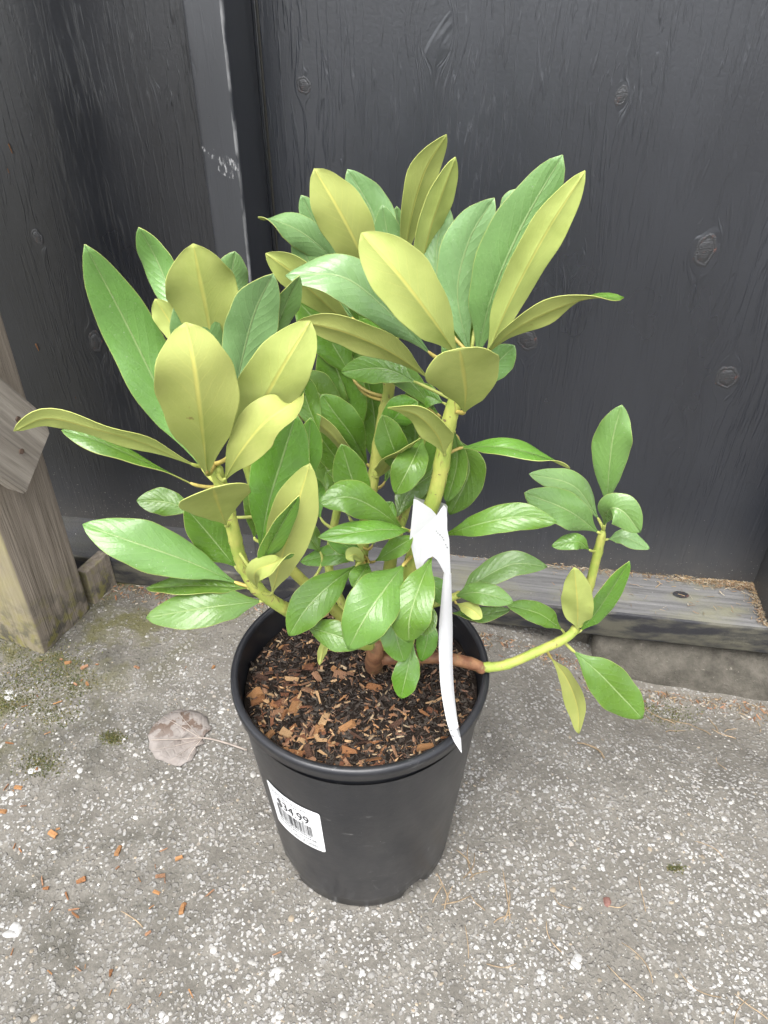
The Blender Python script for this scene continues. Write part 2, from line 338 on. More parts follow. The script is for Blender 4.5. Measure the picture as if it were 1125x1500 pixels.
def _paper(name, col):
    t = NT(name); o = t.obj(); n1 = t.noise(o, 70, 3)
    return t.done(t.pbsdf(t.mix(n1, tuple(x * 0.94 for x in col), col), 0.55, t.bump(t.noise(o, 90, 3), 0.25, 0.001), 0.35))
M_PAPER = _paper('sticker_paper', (0.80, 0.80, 0.80))
def _tyvek():
    t = NT('white_tag_plastic'); o = t.obj(); n1 = t.noise(o, 60, 3); c = t.mix(n1, (0.62, 0.62, 0.63), (0.70, 0.70, 0.70))
    p = t.pbsdf(c, 0.5, t.bump(t.noise(o, 120, 3), 0.2, 0.001), 0.4); tr = t.n('BsdfTranslucent', {'Color': (0.8, 0.8, 0.8)}).outputs[0]
    return t.done(t.n('MixShader', {0: 0.25, 1: p, 2: tr}).outputs[0])
M_TAG = _tyvek()
M_INK = _paper('black_ink', (0.02, 0.02, 0.022)); M_INKG = _paper('grey_ink', (0.13, 0.135, 0.14))
M_SOIL = simple('dark_soil', (0.016, 0.011, 0.008), 0.9, 120, 0.5, 0.9, 0.004, spec=0.2)
CHIP_COL = [(0.25, 0.115, 0.050), (0.36, 0.185, 0.080), (0.16, 0.070, 0.038), (0.46, 0.29, 0.15), (0.085, 0.045, 0.030), (0.30, 0.165, 0.095)]
M_CHIP = [simple('bark_tone_%s' % n, c, 0.75, 160, 0.4, 0.7, 0.0015, spec=0.25, stretch=(0.35, 1, 1)) for n, c in zip('abcdef', CHIP_COL)]
def _dead():
    t = NT('dead_leaf'); o = t.obj(); a = t.noise(o, 75, 5); b = t.noise(o, 48, 4, 0.6)
    c = t.mix(t.ramp(a, [(0.3, 0), (0.7, 1)]), (0.19, 0.168, 0.152), (0.28, 0.252, 0.232))
    y = t.n('SeparateXYZ', {0: o}).outputs[1]
    c = t.mix(t.math('MULTIPLY', t.ramp(b, [(0.50, 0), (0.54, 0.9)]), t.n('MapRange', {0: y, 1: -0.012, 2: 0.02, 3: 0.15, 4: 1.0}).outputs[0]), c, (0.115, 0.078, 0.058))
    vn = t.n('TexVoronoi', {'Vector': o, 'Scale': 95.0}, feature='DISTANCE_TO_EDGE').outputs[0]
    return t.done(t.pbsdf(c, 0.75, t.bump(t.math('ADD', a, t.ramp(vn, [(0, 0), (0.12, 0.6)])), 0.5, 0.0012), 0.2))
M_DEAD = _dead(); M_VEIN = simple('dead_leaf_vein', (0.34, 0.29, 0.25), 0.7, 120, 0.2)
M_TWIG = simple('dry_straw', (0.27, 0.20, 0.125), 0.75, 140, 0.4)
M_RUST = simple('rusty_steel', (0.09, 0.06, 0.045), 0.55, 200, 0.5)

# ================================================================== setting: ground
def ground_z(x, y):
    drop = max(0.0, min(1.0, (x - 0.10) / 0.28)) * max(0.0, min(1.0, (y + 0.158 * x - 0.52) / 0.20))
    drop = drop * drop * (3 - 2 * drop)
    dip = -0.056 * drop
    if x < -0.85 or x > 0.95 or y > 0.86 or y < 0.05: return 0.0
    return dip + 0.0022 * noise.noise(Vector((x * 9, y * 9, 0.3))) + 0.0008 * noise.noise(Vector((x * 45, y * 45, 2)))
def build_ground():
    xs = [-60, -20, -6, -2, -1.2] + list(np.linspace(-0.9, 1.0, 191)) + [1.3, 2, 6, 20, 60]
    ys = [-60, -20, -6, -2, -0.6, -0.2] + list(np.linspace(0.0, 0.95, 121)) + [1.3, 2, 6, 20, 60]
    V = [(x, y, ground_z(x, y)) for y in ys for x in xs]; nx = len(xs)
    F = [(j * nx + i, j * nx + i + 1, (j + 1) * nx + i + 1, (j + 1) * nx + i) for j in range(len(ys) - 1) for i in range(nx - 1)]
    g = mesh_obj('ground', V, F, M_GROUND, smooth=True); g['kind'] = 'structure'; return g
ground = build_ground()
POT = Vector((-0.021, 0.454, 0)); POT_H, R_TOP, R_BOT = 0.256, 0.1144, 0.0905
def soup(name, polys, mat, parent=None, tones=None, smooth=False):    # many small solids as one mesh with a tone each
    V, F, T = [], [], []
    for (v, f), tn in zip(polys, tones):
        b = len(V); V += v; F += [tuple(i + b for i in q) for q in f]; T += [tn] * len(v)
    o = mesh_obj(name, V, F, mat, parent, smooth)
    ca = o.data.color_attributes.new('tone', 'FLOAT_COLOR', 'POINT')
    ca.data.foreach_set('color', np.array([(*c, 1) for c in T], dtype=np.float32).ravel())
    return o
def pebble(x, y, z, r, flat=0.45, sides=6):
    ph = random.random() * 6.28; el = random.uniform(0.6, 1.0); ang = random.random() * 3.14
    v = []; ca, sa = math.cos(ang), math.sin(ang)
    for ring, (rr, zz) in enumerate(((1.0, -0.25), (0.72, flat * 0.7))):
        for k in range(sides):
            th = ph + 2 * math.pi * k / sides; q = r * rr * random.uniform(0.78, 1.15)
            a, b = q * math.cos(th), q * math.sin(th) * el
            v.append((x + a * ca - b * sa, y + a * sa + b * ca, z + zz * r * random.uniform(0.7, 1.1)))
    v.append((x, y, z + flat * r * 0.95)); n = sides
    f = [(k, (k + 1) % n, n + (k + 1) % n, n + k) for k in range(n)] + [(n + k, n + (k + 1) % n, 2 * n) for k in range(n)]
    return v, f
def build_aggregate():
    polys, tones = [], []
    n = 0
    while n < 12500:
        px, py = random.uniform(-30, 1155), random.uniform(880, 1530)
        P = atz(px, py, 0); x, y = P.x, P.y
        lim = 0.775 - 0.158 * x
        if y > lim: continue
        cl = noise.noise(Vector((x * 7, y * 7, 5))) * 0.5 + 0.5
        keep = 0.35 + 0.65 * max(0, min(1, (cl - 0.28) * 2.4))
        if y + 0.158 * x > 0.60: keep *= 0.45
        if x + 0.35 * y < -0.12: keep *= 0.6
        if random.random() > keep: n += 0.35; continue
        if (Vector((x, y, 0)) - POT).length < R_BOT + 0.004: n += 1; continue
        r = min(0.0052, 0.00085 * math.exp(random.gauss(0.22, 0.5)))
        polys.append(pebble(x, y, ground_z(x, y) - 0.0001, r, 0.30))
        t = random.random(); b = random.choice([random.uniform(0.20, 0.40), random.uniform(0.30, 0.50)])
        tones.append((b, b * 0.97, b * 0.91) if t < 0.72 else (b * 0.6, b * 0.57, b * 0.52) if t < 0.9 else (b * 0.75, b * 0.62, b * 0.45)); n += 1
    for px, py, r in [(15, 1020, .016), (22, 1360, .017), (48, 1135, .013), (14, 1170, .010), (405, 1490, .010), (405, 1430, .009), (840, 1412, .011), (795, 1432, .008), (1100, 1340, .009), (120, 1130, .008), (1085, 1290, .007), (215, 1160, .006), (480, 1392, .007), (530, 1432, .007), (300, 1265, .006), (1010, 1440, .008), (235, 1495, .008)]:
        for k in range(5):
            P = atz(px + random.uniform(-9, 9), py + random.uniform(-9, 9)); polys.append(pebble(P.x, P.y, ground_z(P.x, P.y), r * random.uniform(0.25, 0.55), 0.12, 8)); b = random.uniform(0.34, 0.48); tones.append((b, b * .99, b * 0.96))
    o = soup('aggregate', polys, M_TONE, ground, tones, True); o['kind'] = 'stuff'
build_aggregate()

# ================================================================== the black timber wall
wall = empty('timber_wall', FO, -FA)
tag(wall, 'black painted timber wall with exposed stud, knotty panels and worn sill plank', 'wall')
bm_obj('panel', box_bm(-0.128, 2.6, 0.0, 0.018, 0.044, 1.7, 0.001), M_PANEL_R, wall)
bm_obj('panel', box_bm(-2.6, -0.1305, 0.0005, 0.018, 0.044, 1.7, 0.001), M_PANEL_L, wall)
SW = 0.0885
bm_obj('stud', box_bm(-0.172, -0.134, -SW, -0.0004, 0.0465, 1.7, 0.003, 3, 6, 0.0008), M_STUD, wall, True)
pu, _ = on_wall(1108, 842)
bm_obj('stud', box_bm(pu, pu + 0.04, -SW, -0.0004, 0.0465, 1.7, 0.003, 3, 6, 0.0008), M_STUD, wall, True)
sb = box_bm(-2.6, 2.6, -0.0905, 0.02, 0.0, 0.0455, 0.0035, 3)
bmesh.ops.subdivide_edges(sb, edges=[e for e in sb.edges if e.calc_length() > 1], cuts=160, use_grid_fill=True)
for v in sb.verts: v.co += Vector((0, 0.0015 * noise.noise(v.co * 12), 0.0012 * noise.noise(v.co * 17 + Vector((3, 1, 2)))))
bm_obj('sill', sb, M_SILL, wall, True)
for kx, kz, kr, kh in KN:                 # each knot: a sunken, slightly domed plug with a raised lip
    if kh == 0: continue
    n = 20; V, F = [], []; prof = [(0, 0.25), (0.45, 0.22), (0.80, 0.10), (0.93, -0.02), (1.0, 0.07 * kh), (1.1, 0.05 * kh), (1.25, -0.05)]
    V.append((0, -0.0006, 0))
    for rr, hh in prof[1:]:
        for k in range(n):
            th = 2 * math.pi * k / n; j = 1 + 0.13 * math.sin(2 * th + kx * 50) + 0.07 * math.sin(5 * th + kz * 40) + 0.04 * math.sin(9 * th)
            V.append((kr * 0.85 * rr * j * math.cos(th), -0.0003 - 0.0045 * hh * (kr / 0.0125), kr * 1.15 * rr * j * math.sin(th)))
    F += [(0, 1 + (k + 1) % n, 1 + k) for k in range(n)]
    for q in range(len(prof) - 2):
        for k in range(n): a = 1 + q * n; F.append((a + k, a + (k + 1) % n, a + n + (k + 1) % n, a + n + k))
    o = mesh_obj('knot', V, F, M_KNOT, wall, True); o.location = (kx, 0, kz)
o = mesh_obj('knot', [(0.011 * math.cos(6.283 * k / 16), 0.007 * math.sin(6.283 * k / 16), 0.0006 + 0.0006 * (k % 2)) for k in range(16)] + [(0, 0, 0.0014)], [(k, (k + 1) % 16, 16) for k in range(16)], M_KNOT, wall, True)
ku = (atz(997, 872, 0.0455) - FO); o.location = (ku.dot(FT), ku.dot(FN), 0.0462)

# concrete footing under the sill on the right
fx0 = (atz(690, 920, -0.02) - FO).dot(FT); fx1 = (atz(872, 950, -0.02) - FO).dot(FT)
foot = empty('concrete_footing', FO, -FA)
tag(foot, 'rough dirty concrete footing below the worn black sill plank', 'footing')
def foot_block(u0, u1, prof, ns):
    V, F = [], []; us = np.linspace(u0, u1, ns)
    for i, u in enumerate(us):
        for j, (yy, zz) in enumerate(prof):
            k = noise.noise_vector(Vector((u * 28, yy * 28, zz * 28))) * (0.0045 if j > 1 else 0.001)
            V.append((u, yy - 0.012 * max(0, min(1, (u - 0.3) / 0.3)) * (j > 2) + k.x, zz + k.y * 0.6 if j else zz))
    npf = len(prof)
    for i in range(len(us) - 1):
        for j in range(npf - 1): F.append((i * npf + j, i * npf + j + 1, (i + 1) * npf + j + 1, (i + 1) * npf + j))
    F.append(tuple(range(npf))[::-1]); F.append(tuple((len(us) - 1) * npf + j for j in range(npf)))
    mesh_obj('block', V, F, M_FOOT, foot, True)
foot_block(fx1, 1.9, [(0.0, -0.004), (-0.066, -0.006), (-0.080, -0.012), (-0.095, -0.030), (-0.108, -0.048), (-0.120, -0.078)], 150)
foot_block(fx0, fx1 - 0.004, [(0.0, -0.004), (-0.040, -0.006), (-0.052, -0.014), (-0.060, -0.030), (-0.066, -0.048), (-0.072, -0.078)], 40)

# ================================================================== weathered timber post with brace
A = atz(66, 958); Bp = atz(133, 893); d = (Bp - A); ang = math.atan2(d.x, d.y)
frame = empty('timber_post', A + Vector((0, 0, 0)), -ang)
frame.rotation_euler = (R(1.0), R(2.2), -ang)
tag(frame, 'weathered grey timber post with a diagonal brace board, algae on its left face', 'post')
pb = box_bm(-0.092, 0.0, 0.0, 0.094, -0.004, 1.3, 0.004, 3, 7, 0.0012)
for v in pb.verts:
    if v.co.z < 0.03: v.co.z += 0.006 * noise.noise(v.co * 60); v.co.x -= 0.003 * abs(noise.noise(v.co * 40))
bm_obj('post', pb, M_POST, frame, True)
# brace lies on the post's right face (local +x) and slopes down towards the wall
frm = Matrix.Translation(frame.location) @ frame.rotation_euler.to_matrix().to_4x4(); inv = frm.inverted()
def on_face(px, py, xo):                 # photo point -> post-local (y,z) on the plane x = xo
    o = inv @ CAMP; dr = inv.to_3x3() @ ray(px, py); q = o + dr * ((xo - o.x) / dr.x); return q
bt = 0.030
q1, q2, q3 = on_face(64, 606, bt), on_face(75, 634, bt), on_face(39, 725, bt)
dirv = (on_face(64, 606, bt) - on_face(0, 551, bt)).normalized()
far = 0.55
ring = [q1 - dirv * far, q1, q2, q3, q3 - dirv * far]
brace = bmesh.new()
top = [brace.verts.new((bt, q.y, q.z)) for q in ring]; bot = [brace.verts.new((0.0012, q.y, q.z)) for q in ring]
brace.faces.new(top); brace.faces.new(bot[::-1])
for k in range(5): brace.faces.new((top[k], bot[k], bot[(k + 1) % 5], top[(k + 1) % 5]))
bmesh.ops.recalc_face_normals(brace, faces=brace.faces[:]); bmesh.ops.bevel(brace, geom=brace.edges[:], offset=0.0025, segments=2, affect='EDGES')
# brace gets its own frame so that the grain runs along it
bo = bm_obj('brace', brace, M_BRACE, frame)
th = math.atan2(dirv.y, dirv.z); rot = Matrix.Rotation(th, 4, 'X'); bo.data.transform(rot); bo.matrix_local = rot.inverted()
for px, py in ((26, 614), (31, 661)):
    q = on_face(px, py, bt)
    n = 10; V = [(bt + 0.0015, q.y + 0.0032 * math.cos(6.283 * k / n), q.z + 0.0032 * math.sin(6.283 * k / n)) for k in range(n)] + [(bt - 0.002, q.y + 0.0036 * math.cos(6.283 * k / n), q.z + 0.0036 * math.sin(6.283 * k / n)) for k in range(n)]
    mesh_obj('nail', V, [tuple(range(n))] + [(k, n + k, n + (k + 1) % n, (k + 1) % n) for k in range(n)], M_RUST, frame)
bl = atz(130, 886); blk = bm_obj('wood_block', box_bm(-0.010, 0.008, 0.0, 0.05, -0.003, 0.060, 0.002, 2), M_POST)
blk.location = bl + Vector((0.002, 0.004, 0)); blk.rotation_euler = (0, 0, -ang); tag(blk, 'small greenish wood block between the grey post and the sill', 'block')

# ================================================================== pot
pot = empty('plant_pot', POT); tag(pot, 'black plastic nursery pot with a white price sticker, standing on the concrete', 'pot')
def lathe(prof, n=96, fn=None):
    V, F = [], []
    for r, z in prof:
        for k in range(n):
            th = 2 * math.pi * k / n; rr, zz = (r, z) if fn is None else fn(r, z, th)
            V.append((rr * math.cos(th), rr * math.sin(th), zz))
    for j in range(len(prof) - 1):
        for k in range(n): F.append((j * n + k, j * n + (k + 1) % n, (j + 1) * n + (k + 1) % n, (j + 1) * n + k))
    return V, F
R_BODY = 0.1098
def rad(z): return R_BOT + (R_BODY - R_BOT) * z / (POT_H - 0.02)
def notch(r, z, th):                      # drainage notches lift the bottom edge at four places
    k = abs(((th / (2 * math.pi) * 4 + 0.5 - 0.39) % 1) - 0.5)
    lift = max(0.0, 1 - k / 0.10) if z < 0.012 else 0
    return r * (1 + 0.0015 * math.sin(3 * th)) - 0.004 * min(1, lift * 2), z + 0.008 * min(1, lift * 2.5)
body = [(0.06, 0.012), (R_BOT - 0.010, 0.010), (R_BOT - 0.004, 0.001), (R_BOT, 0.003), (rad(0.02), 0.02)] + [(rad(z), z) for z in np.linspace(0.04, POT_H - 0.022, 12)]
inner = [(rad(z) - 0.0022, z) for z in np.linspace(POT_H - 0.004, 0.15, 8)]
V, F = lathe(body, 128, notch); mesh_obj('body', V, F, M_POT, pot, True)
V, F = lathe(inner, 96); mesh_obj('inner_wall', V, F, M_POT, pot, True)
rim = [(R_BODY - 0.0005, POT_H - 0.0150), (R_TOP - 0.0025, POT_H - 0.0142), (R_TOP - 0.0010, POT_H - 0.0125), (R_TOP - 0.0006, POT_H - 0.0065), (R_TOP, POT_H - 0.0045), (R_TOP - 0.0003, POT_H - 0.0018), (R_TOP - 0.0018, POT_H), (R_TOP - 0.0048, POT_H + 0.0002), (R_TOP - 0.0068, POT_H - 0.0014), (R_BODY - 0.0022, POT_H - 0.006)]
V, F = lathe(rim, 128, lambda r, z, th: (r * (1 + 0.002 * math.sin(2 * th + 1)), z + 0.0006 * math.sin(3 * th))); mesh_obj('rim', V, F, M_POT, pot, True)
# sticker, bent round the cone: s = metres along the circumference, h = height
def on_pot(px, py):
    r = ray(px, py); o = CAMP - POT; best = None
    for i in range(4000):
        t = 0.4 + i * 0.00015; q = o + r * t
        e = math.hypot(q.x, q.y) - rad(q.z)
        if 0 < q.z < POT_H and (best is None or e < be): best, be = q.copy(), e
        if best is not None and be <= 0: break
    return math.atan2(best.y, best.x), best.z
tl, tr, br, bl_ = [on_pot(*p) for p in ((397, 1149), (467, 1189), (477, 1240), (407, 1203))]
th0, th1 = (tl[0] + bl_[0]) / 2 % (2 * math.pi), (tr[0] + br[0]) / 2 % (2 * math.pi)
zt, zb = (tl[1] + tr[1]) / 2, (bl_[1] + br[1]) / 2
def stick(a, b, lift):                    # a,b in 0..1 across and down the sticker
    z = zt + (zb - zt) * b; th = th0 + (th1 - th0) * a; r = rad(z) + lift
    return (r * math.cos(th), r * math.sin(th), z)
SWm = (th1 - th0) * rad(zt); SHm = zt - zb
nx, ny = 24, 16; V, F = [], []
def rc(a, b):                             # rounded corners
    cr = 0.10; ax, by = a, b; w_, h_ = abs(SWm), SHm; r = 0.003
    x, y = a * w_, b * h_
    for cx, cy in ((r, r), (w_ - r, r), (r, h_ - r), (w_ - r, h_ - r)):
        if (x < r if cx == r else x > w_ - r) and (y < r if cy == r else y > h_ - r):
            d = math.hypot(x - cx, y - cy)
            if d > r: x, y = cx + (x - cx) * r / d, cy + (y - cy) * r / d
    return x / w_, y / h_
ga = [0, .015, .03, .05] + list(np.linspace(.1, .9, nx)) + [.95, .97, .985, 1]; gb = [0, .02, .045, .07] + list(np.linspace(.12, .88, ny)) + [.93, .955, .98, 1]
for b in gb:
    for a in ga: V.append(stick(*rc(a, b), 0.0005))
for j in range(len(gb) - 1):
    for i in range(len(ga) - 1): k = j * len(ga) + i; F.append((k, k + len(ga), k + len(ga) + 1, k + 1))
sticker = mesh_obj('price_sticker', V, F, M_PAPER, pot, True); sticker['label'] = 'white rounded price sticker with barcode'
def decal(name, rects, mat):
    V, F = [], []
    for a0, a1, b0, b1 in rects:
        n = max(1, int((a1 - a0) / 0.04)); k = len(V)
        for i in range(n + 1):
            a = a0 + (a1 - a0) * i / n; V.append(stick(a, b0, 0.0010)); V.append(stick(a, b1, 0.0010))
        for i in range(n): F.append((k + 2 * i, k + 2 * i + 1, k + 2 * i + 3, k + 2 * i + 2))
    return mesh_obj(name, V, F, mat, sticker)
def text_decal(name, body_, a0, a1, b0, b1, mat):
    cu = bpy.data.curves.new(name, 'FONT'); cu.body = body_; cu.resolution_u = 3; ob = bpy.data.objects.new(name, cu); COL.objects.link(ob)
    bpy.context.view_layer.update(); me = bpy.data.meshes.new_from_object(ob.evaluated_get(bpy.context.evaluated_depsgraph_get())); bpy.data.objects.remove(ob)
    bm = bmesh.new(); bm.from_mesh(me); bpy.data.meshes.remove(me); bmesh.ops.triangulate(bm, faces=bm.faces[:])
    xs = [v.co.x for v in bm.verts]; ys = [v.co.y for v in bm.verts]; x0, x1, y0, y1 = min(xs), max(xs), min(ys), max(ys)
    for v in bm.verts: v.co = Vector(stick(a0 + (a1 - a0) * (v.co.x - x0) / (x1 - x0), b1 + (b0 - b1) * (v.co.y - y0) / (y1 - y0), 0.0011))
    return bm_obj(name, bm, mat, sticker)
text_decal('price_text', '$34.99', 0.20, 0.80, 0.20, 0.41, M_INK)
bars = []; a = 0.16
while a < 0.82: wd = random.choice([0.006, 0.006, 0.010, 0.016]); bars.append((a, a + wd, 0.36 if a < 0.2 or 0.66 < a < 0.7 else 0.43, 0.68)); a += wd + random.choice([0.007, 0.010, 0.016])
decal('barcode', bars, M_INK)
sm = []
for b, a0, a1, hh in ((0.08, 0.08, 0.80, 0.026), (0.14, 0.08, 0.62, 0.024), (0.70, 0.16, 0.80, 0.030), (0.765, 0.12, 0.88, 0.036)):
    a = a0
    while a < a1: wd = random.uniform(0.008, 0.03); sm.append((a, min(a + wd, a1), b, b + hh * random.uniform(0.6, 1))); a += wd + random.uniform(0.006, 0.018)
decal('small_print', sm, M_INKG)['kind'] = 'stuff'
text_decal('origin_text', 'Product of Canada', 0.36, 0.88, 0.845, 0.925, M_INKG)

# ---- soil and bark chips
SOIL = 0.226; SR = rad(SOIL) - 0.0035
def soil_z(x, y): return 0.004 * noise.noise(Vector((x * 30, y * 30, 1))) + 0.0025 * noise.noise(Vector((x * 90, y * 90, 4))) + 0.007 * math.exp(-((x - 0.01) ** 2 + (y - 0.01) ** 2) / 0.0012)
V, F = [(0, 0, soil_z(0, 0))], []; NR, NS = 44, 110
for j in range(1, NR + 1):
    for k in range(NS): th = 2 * math.pi * k / NS; r = SR * j / NR; x, y = r * math.cos(th), r * math.sin(th); V.append((x, y, soil_z(x, y)))
F += [(0, 1 + k, 1 + (k + 1) % NS) for k in range(NS)]
for j in range(NR - 1):
    for k in range(NS): a = 1 + j * NS; F.append((a + k, a + NS + k, a + NS + (k + 1) % NS, a + (k + 1) % NS))
soil = mesh_obj('potting_soil', V, F, M_SOIL, None, True); soil.location = POT + Vector((0, 0, SOIL))
tag(soil, 'dark potting soil strewn with reddish bark chips inside the black pot', 'soil')
def chip_mesh(mat, kind):
    L, Wd, T = {'chunk': (1, 0.42, 0.26), 'sliver': (1, 0.17, 0.10), 'flake': (1, 0.5, 0.10)}[kind]
    v = [];
    for sx in (-1, 1):
        for sy in (-1, 1):
            for sz in (-1, 1): v.append((sx * L / 2 * random.uniform(0.55, 1.15), sy * Wd / 2 * random.uniform(0.3, 1.3), sz * T / 2 * random.uniform(0.6, 1.2)))
    f = [(0, 1, 3, 2), (4, 6, 7, 5), (0, 4, 5, 1), (2, 3, 7, 6), (0, 2, 6, 4), (1, 5, 7, 3)]
    return mesh_obj('bark_chip', v, f, mat, data_only=True)
CHIPS = [chip_mesh(m, k) for m in M_CHIP for k in ('chunk', 'sliver', 'sliver', 'flake')]
ORANGE = [c for c in CHIPS if c.materials[0] in (M_CHIP[0], M_CHIP[1], M_CHIP[5])]
for i in range(240):
    th = random.random() * 6.283; r = (SR - 0.008) * math.sqrt(random.random())
    if random.random() < 0.5: th = random.uniform(3.0, 5.0); r = SR * random.uniform(0.55, 0.94)
    x, y = r * math.cos(th), r * math.sin(th); L = random.choice([0.005, 0.006, 0.008, 0.010, 0.012, 0.015])
    inst('bark_chip', random.choice(CHIPS), soil, (x, y, soil_z(x, y) + 0.0016), (random.gauss(0, 0.35), random.gauss(0, 0.30), random.random() * 6.28), (L, L * random.uniform(0.7, 1.2), L))
polys, tones = [], []
def sliver(P, L, wd, ang, tilt=0.0, th=None):
    c, s = math.cos(ang), math.sin(ang); th = th or wd * 0.6; v = []
    for e, k in ((-1, 0.6), (0, 1.0), (1, 0.45)):
        bx, by, bz = P[0] + c * L / 2 * e, P[1] + s * L / 2 * e, P[2] + tilt * L / 2 * e + (0.08 * L * random.uniform(-1, 1) if e == 0 else 0)
        for q in ((-1, 0), (0, 1), (1, 0)): v.append((bx - s * wd / 2 * k * q[0], by + c * wd / 2 * k * q[0], bz + th * q[1]))
    f = []
    for a in (0, 3):
        for k in range(3): f.append((a + k, a + (k + 1) % 3, a + 3 + (k + 1) % 3, a + 3 + k))
    f += [(0, 2, 1), (6, 7, 8)]
    return v, f
for i in range(5200):
    th = random.random() * 6.283; r = (SR - 0.003) * math.sqrt(random.random()); x, y = r * math.cos(th), r * math.sin(th)
    L = random.uniform(0.0015, 0.007); polys.append(sliver((x, y, soil_z(x, y) + 0.0006), L, L * random.uniform(0.1, 0.5), random.random() * 6.28, random.gauss(0, 0.3)))
    c = random.choice(CHIP_COL + [(0.030, 0.019, 0.014)] * 16 + [(0.42, 0.31, 0.19)]); g = random.uniform(0.5, 1.15); tones.append(tuple(k * g for k in c))
o = soup('soil_crumbs', polys, M_LITTER, soil, tones); o['kind'] = 'stuff'

# ================================================================== the rhododendron
plant = empty('rhododendron', POT + Vector((0.005, 0, SOIL)))
tag(plant, 'leafy rhododendron shrub with yellow leaf undersides growing in the black pot', 'shrub')
PI_ = Matrix.Translation(-plant.location)
STEMS = {}
def stem(key, pts, r0, r1, mat, n=40, bud=False):
    P = crom([at(*p) if len(p) == 3 else Vector(p[0]) for p in pts], n)
    rr = [r0 + (r1 - r0) * i / (n - 1) for i in range(n)]
    for i in range(n):
        rr[i] *= 1 + 0.07 * noise.noise(Vector((i * 0.9, r0 * 999, 3)))
        if i % 6 == 3: rr[i] *= 1.10
    if bud: rr[-2] *= 0.85; rr[-1] *= 0.3
    V, F = tube(P, rr, 12); MI = [0] * len(F)
    for q in range(int(n * 0.9)):
        i = random.randrange(2, n - 3); T = (P[i + 1] - P[i - 1]).normalized(); A_ = T.cross(Vector((random.gauss(0, 1), random.gauss(0, 1), random.gauss(0, 1)))).normalized(); B_ = T.cross(A_)
        c0 = P[i] + A_ * rr[i] * 0.97; w_ = rr[i] * random.uniform(0.18, 0.42); hh = w_ * random.uniform(0.35, 0.7); b0 = len(V)
        for k in range(7): th_ = 6.283 * k / 7; V.append(c0 + B_ * w_ * math.cos(th_) + T * hh * math.sin(th_) - A_ * rr[i] * 0.05)
        V.append(c0 + A_ * rr[i] * 0.10); F += [(b0 + k, b0 + (k + 1) % 7, b0 + 7) for k in range(7)]; MI += [1] * 7
    mesh_obj('stem', [PI_ @ v for v in V], F, None, plant, True, [mat, M_SCAR], MI); STEMS[key] = P
sb_ = lambda px, py: ((atz(px, py, SOIL + 0.004)),)
stem('trunk', [sb_(548, 978), (549, 960, 0.437), (552, 935, 0.437)], 0.0085, 0.0065, M_WOODY, 12)
stem('S1', [(552, 945, 0.437), (505, 938, 0.418), (455, 912, 0.402), (385, 870, 0.388), (355, 825, 0.388), (340, 770, 0.388), (325, 715, 0.392), (314, 680, 0.394)], 0.0050, 0.0042, M_STEM, 60, True)
stem('S2', [(546, 945, 0.44), (533, 885, 0.443), (530, 820, 0.448), (535, 770, 0.464), (545, 710, 0.482), (560, 620, 0.502), (570, 565, 0.512), (566, 500, 0.518)], 0.0054, 0.0044, M_STEM, 60, True)
stem('S3', [(560, 945, 0.438), (590, 868, 0.44), (610, 800, 0.443), (640, 715, 0.448), (657, 620, 0.455), (678, 560, 0.459), (690, 520, 0.461)], 0.0064, 0.0050, M_STEM, 60, True)
stem('S5', [(556, 945, 0.442), (573, 818, 0.458), (590, 752, 0.472), (607, 700, 0.487), (622, 630, 0.50), (630, 575, 0.505)], 0.0055, 0.0036, M_STEM, 40, True)
stem('S6', [(535, 945, 0.446), (486, 850, 0.482), (486, 790, 0.50), (504, 700, 0.515), (508, 655, 0.522)], 0.0042, 0.003, M_STEM, 40, True)
stem('S7', [(540, 940, 0.438), (470, 875, 0.428), (428, 835, 0.425), (395, 790, 0.42), (365, 690, 0.425), (335, 590, 0.432), (318, 520, 0.436)], 0.0048, 0.003, M_STEM, 40, True)
stem('S4a', [(560, 965, 0.437), (640, 963, 0.434), (690, 972, 0.440), (708, 980, 0.4405)], 0.0056, 0.0050, M_WOODY, 24)
stem('S4', [(702, 978, 0.4403), (740, 974, 0.442), (790, 953, 0.449), (835, 930, 0.457), (852, 900, 0.462), (868, 840, 0.466), (884, 775, 0.468)], 0.0044, 0.0036, M_STEM, 50, True)
stem('S8', [(575, 945, 0.445), (612, 895, 0.45), (650, 880, 0.458), (680, 868, 0.466)], 0.0042, 0.003, M_STEM, 24, True)
ALLS = [p for P in STEMS.values() for p in P]

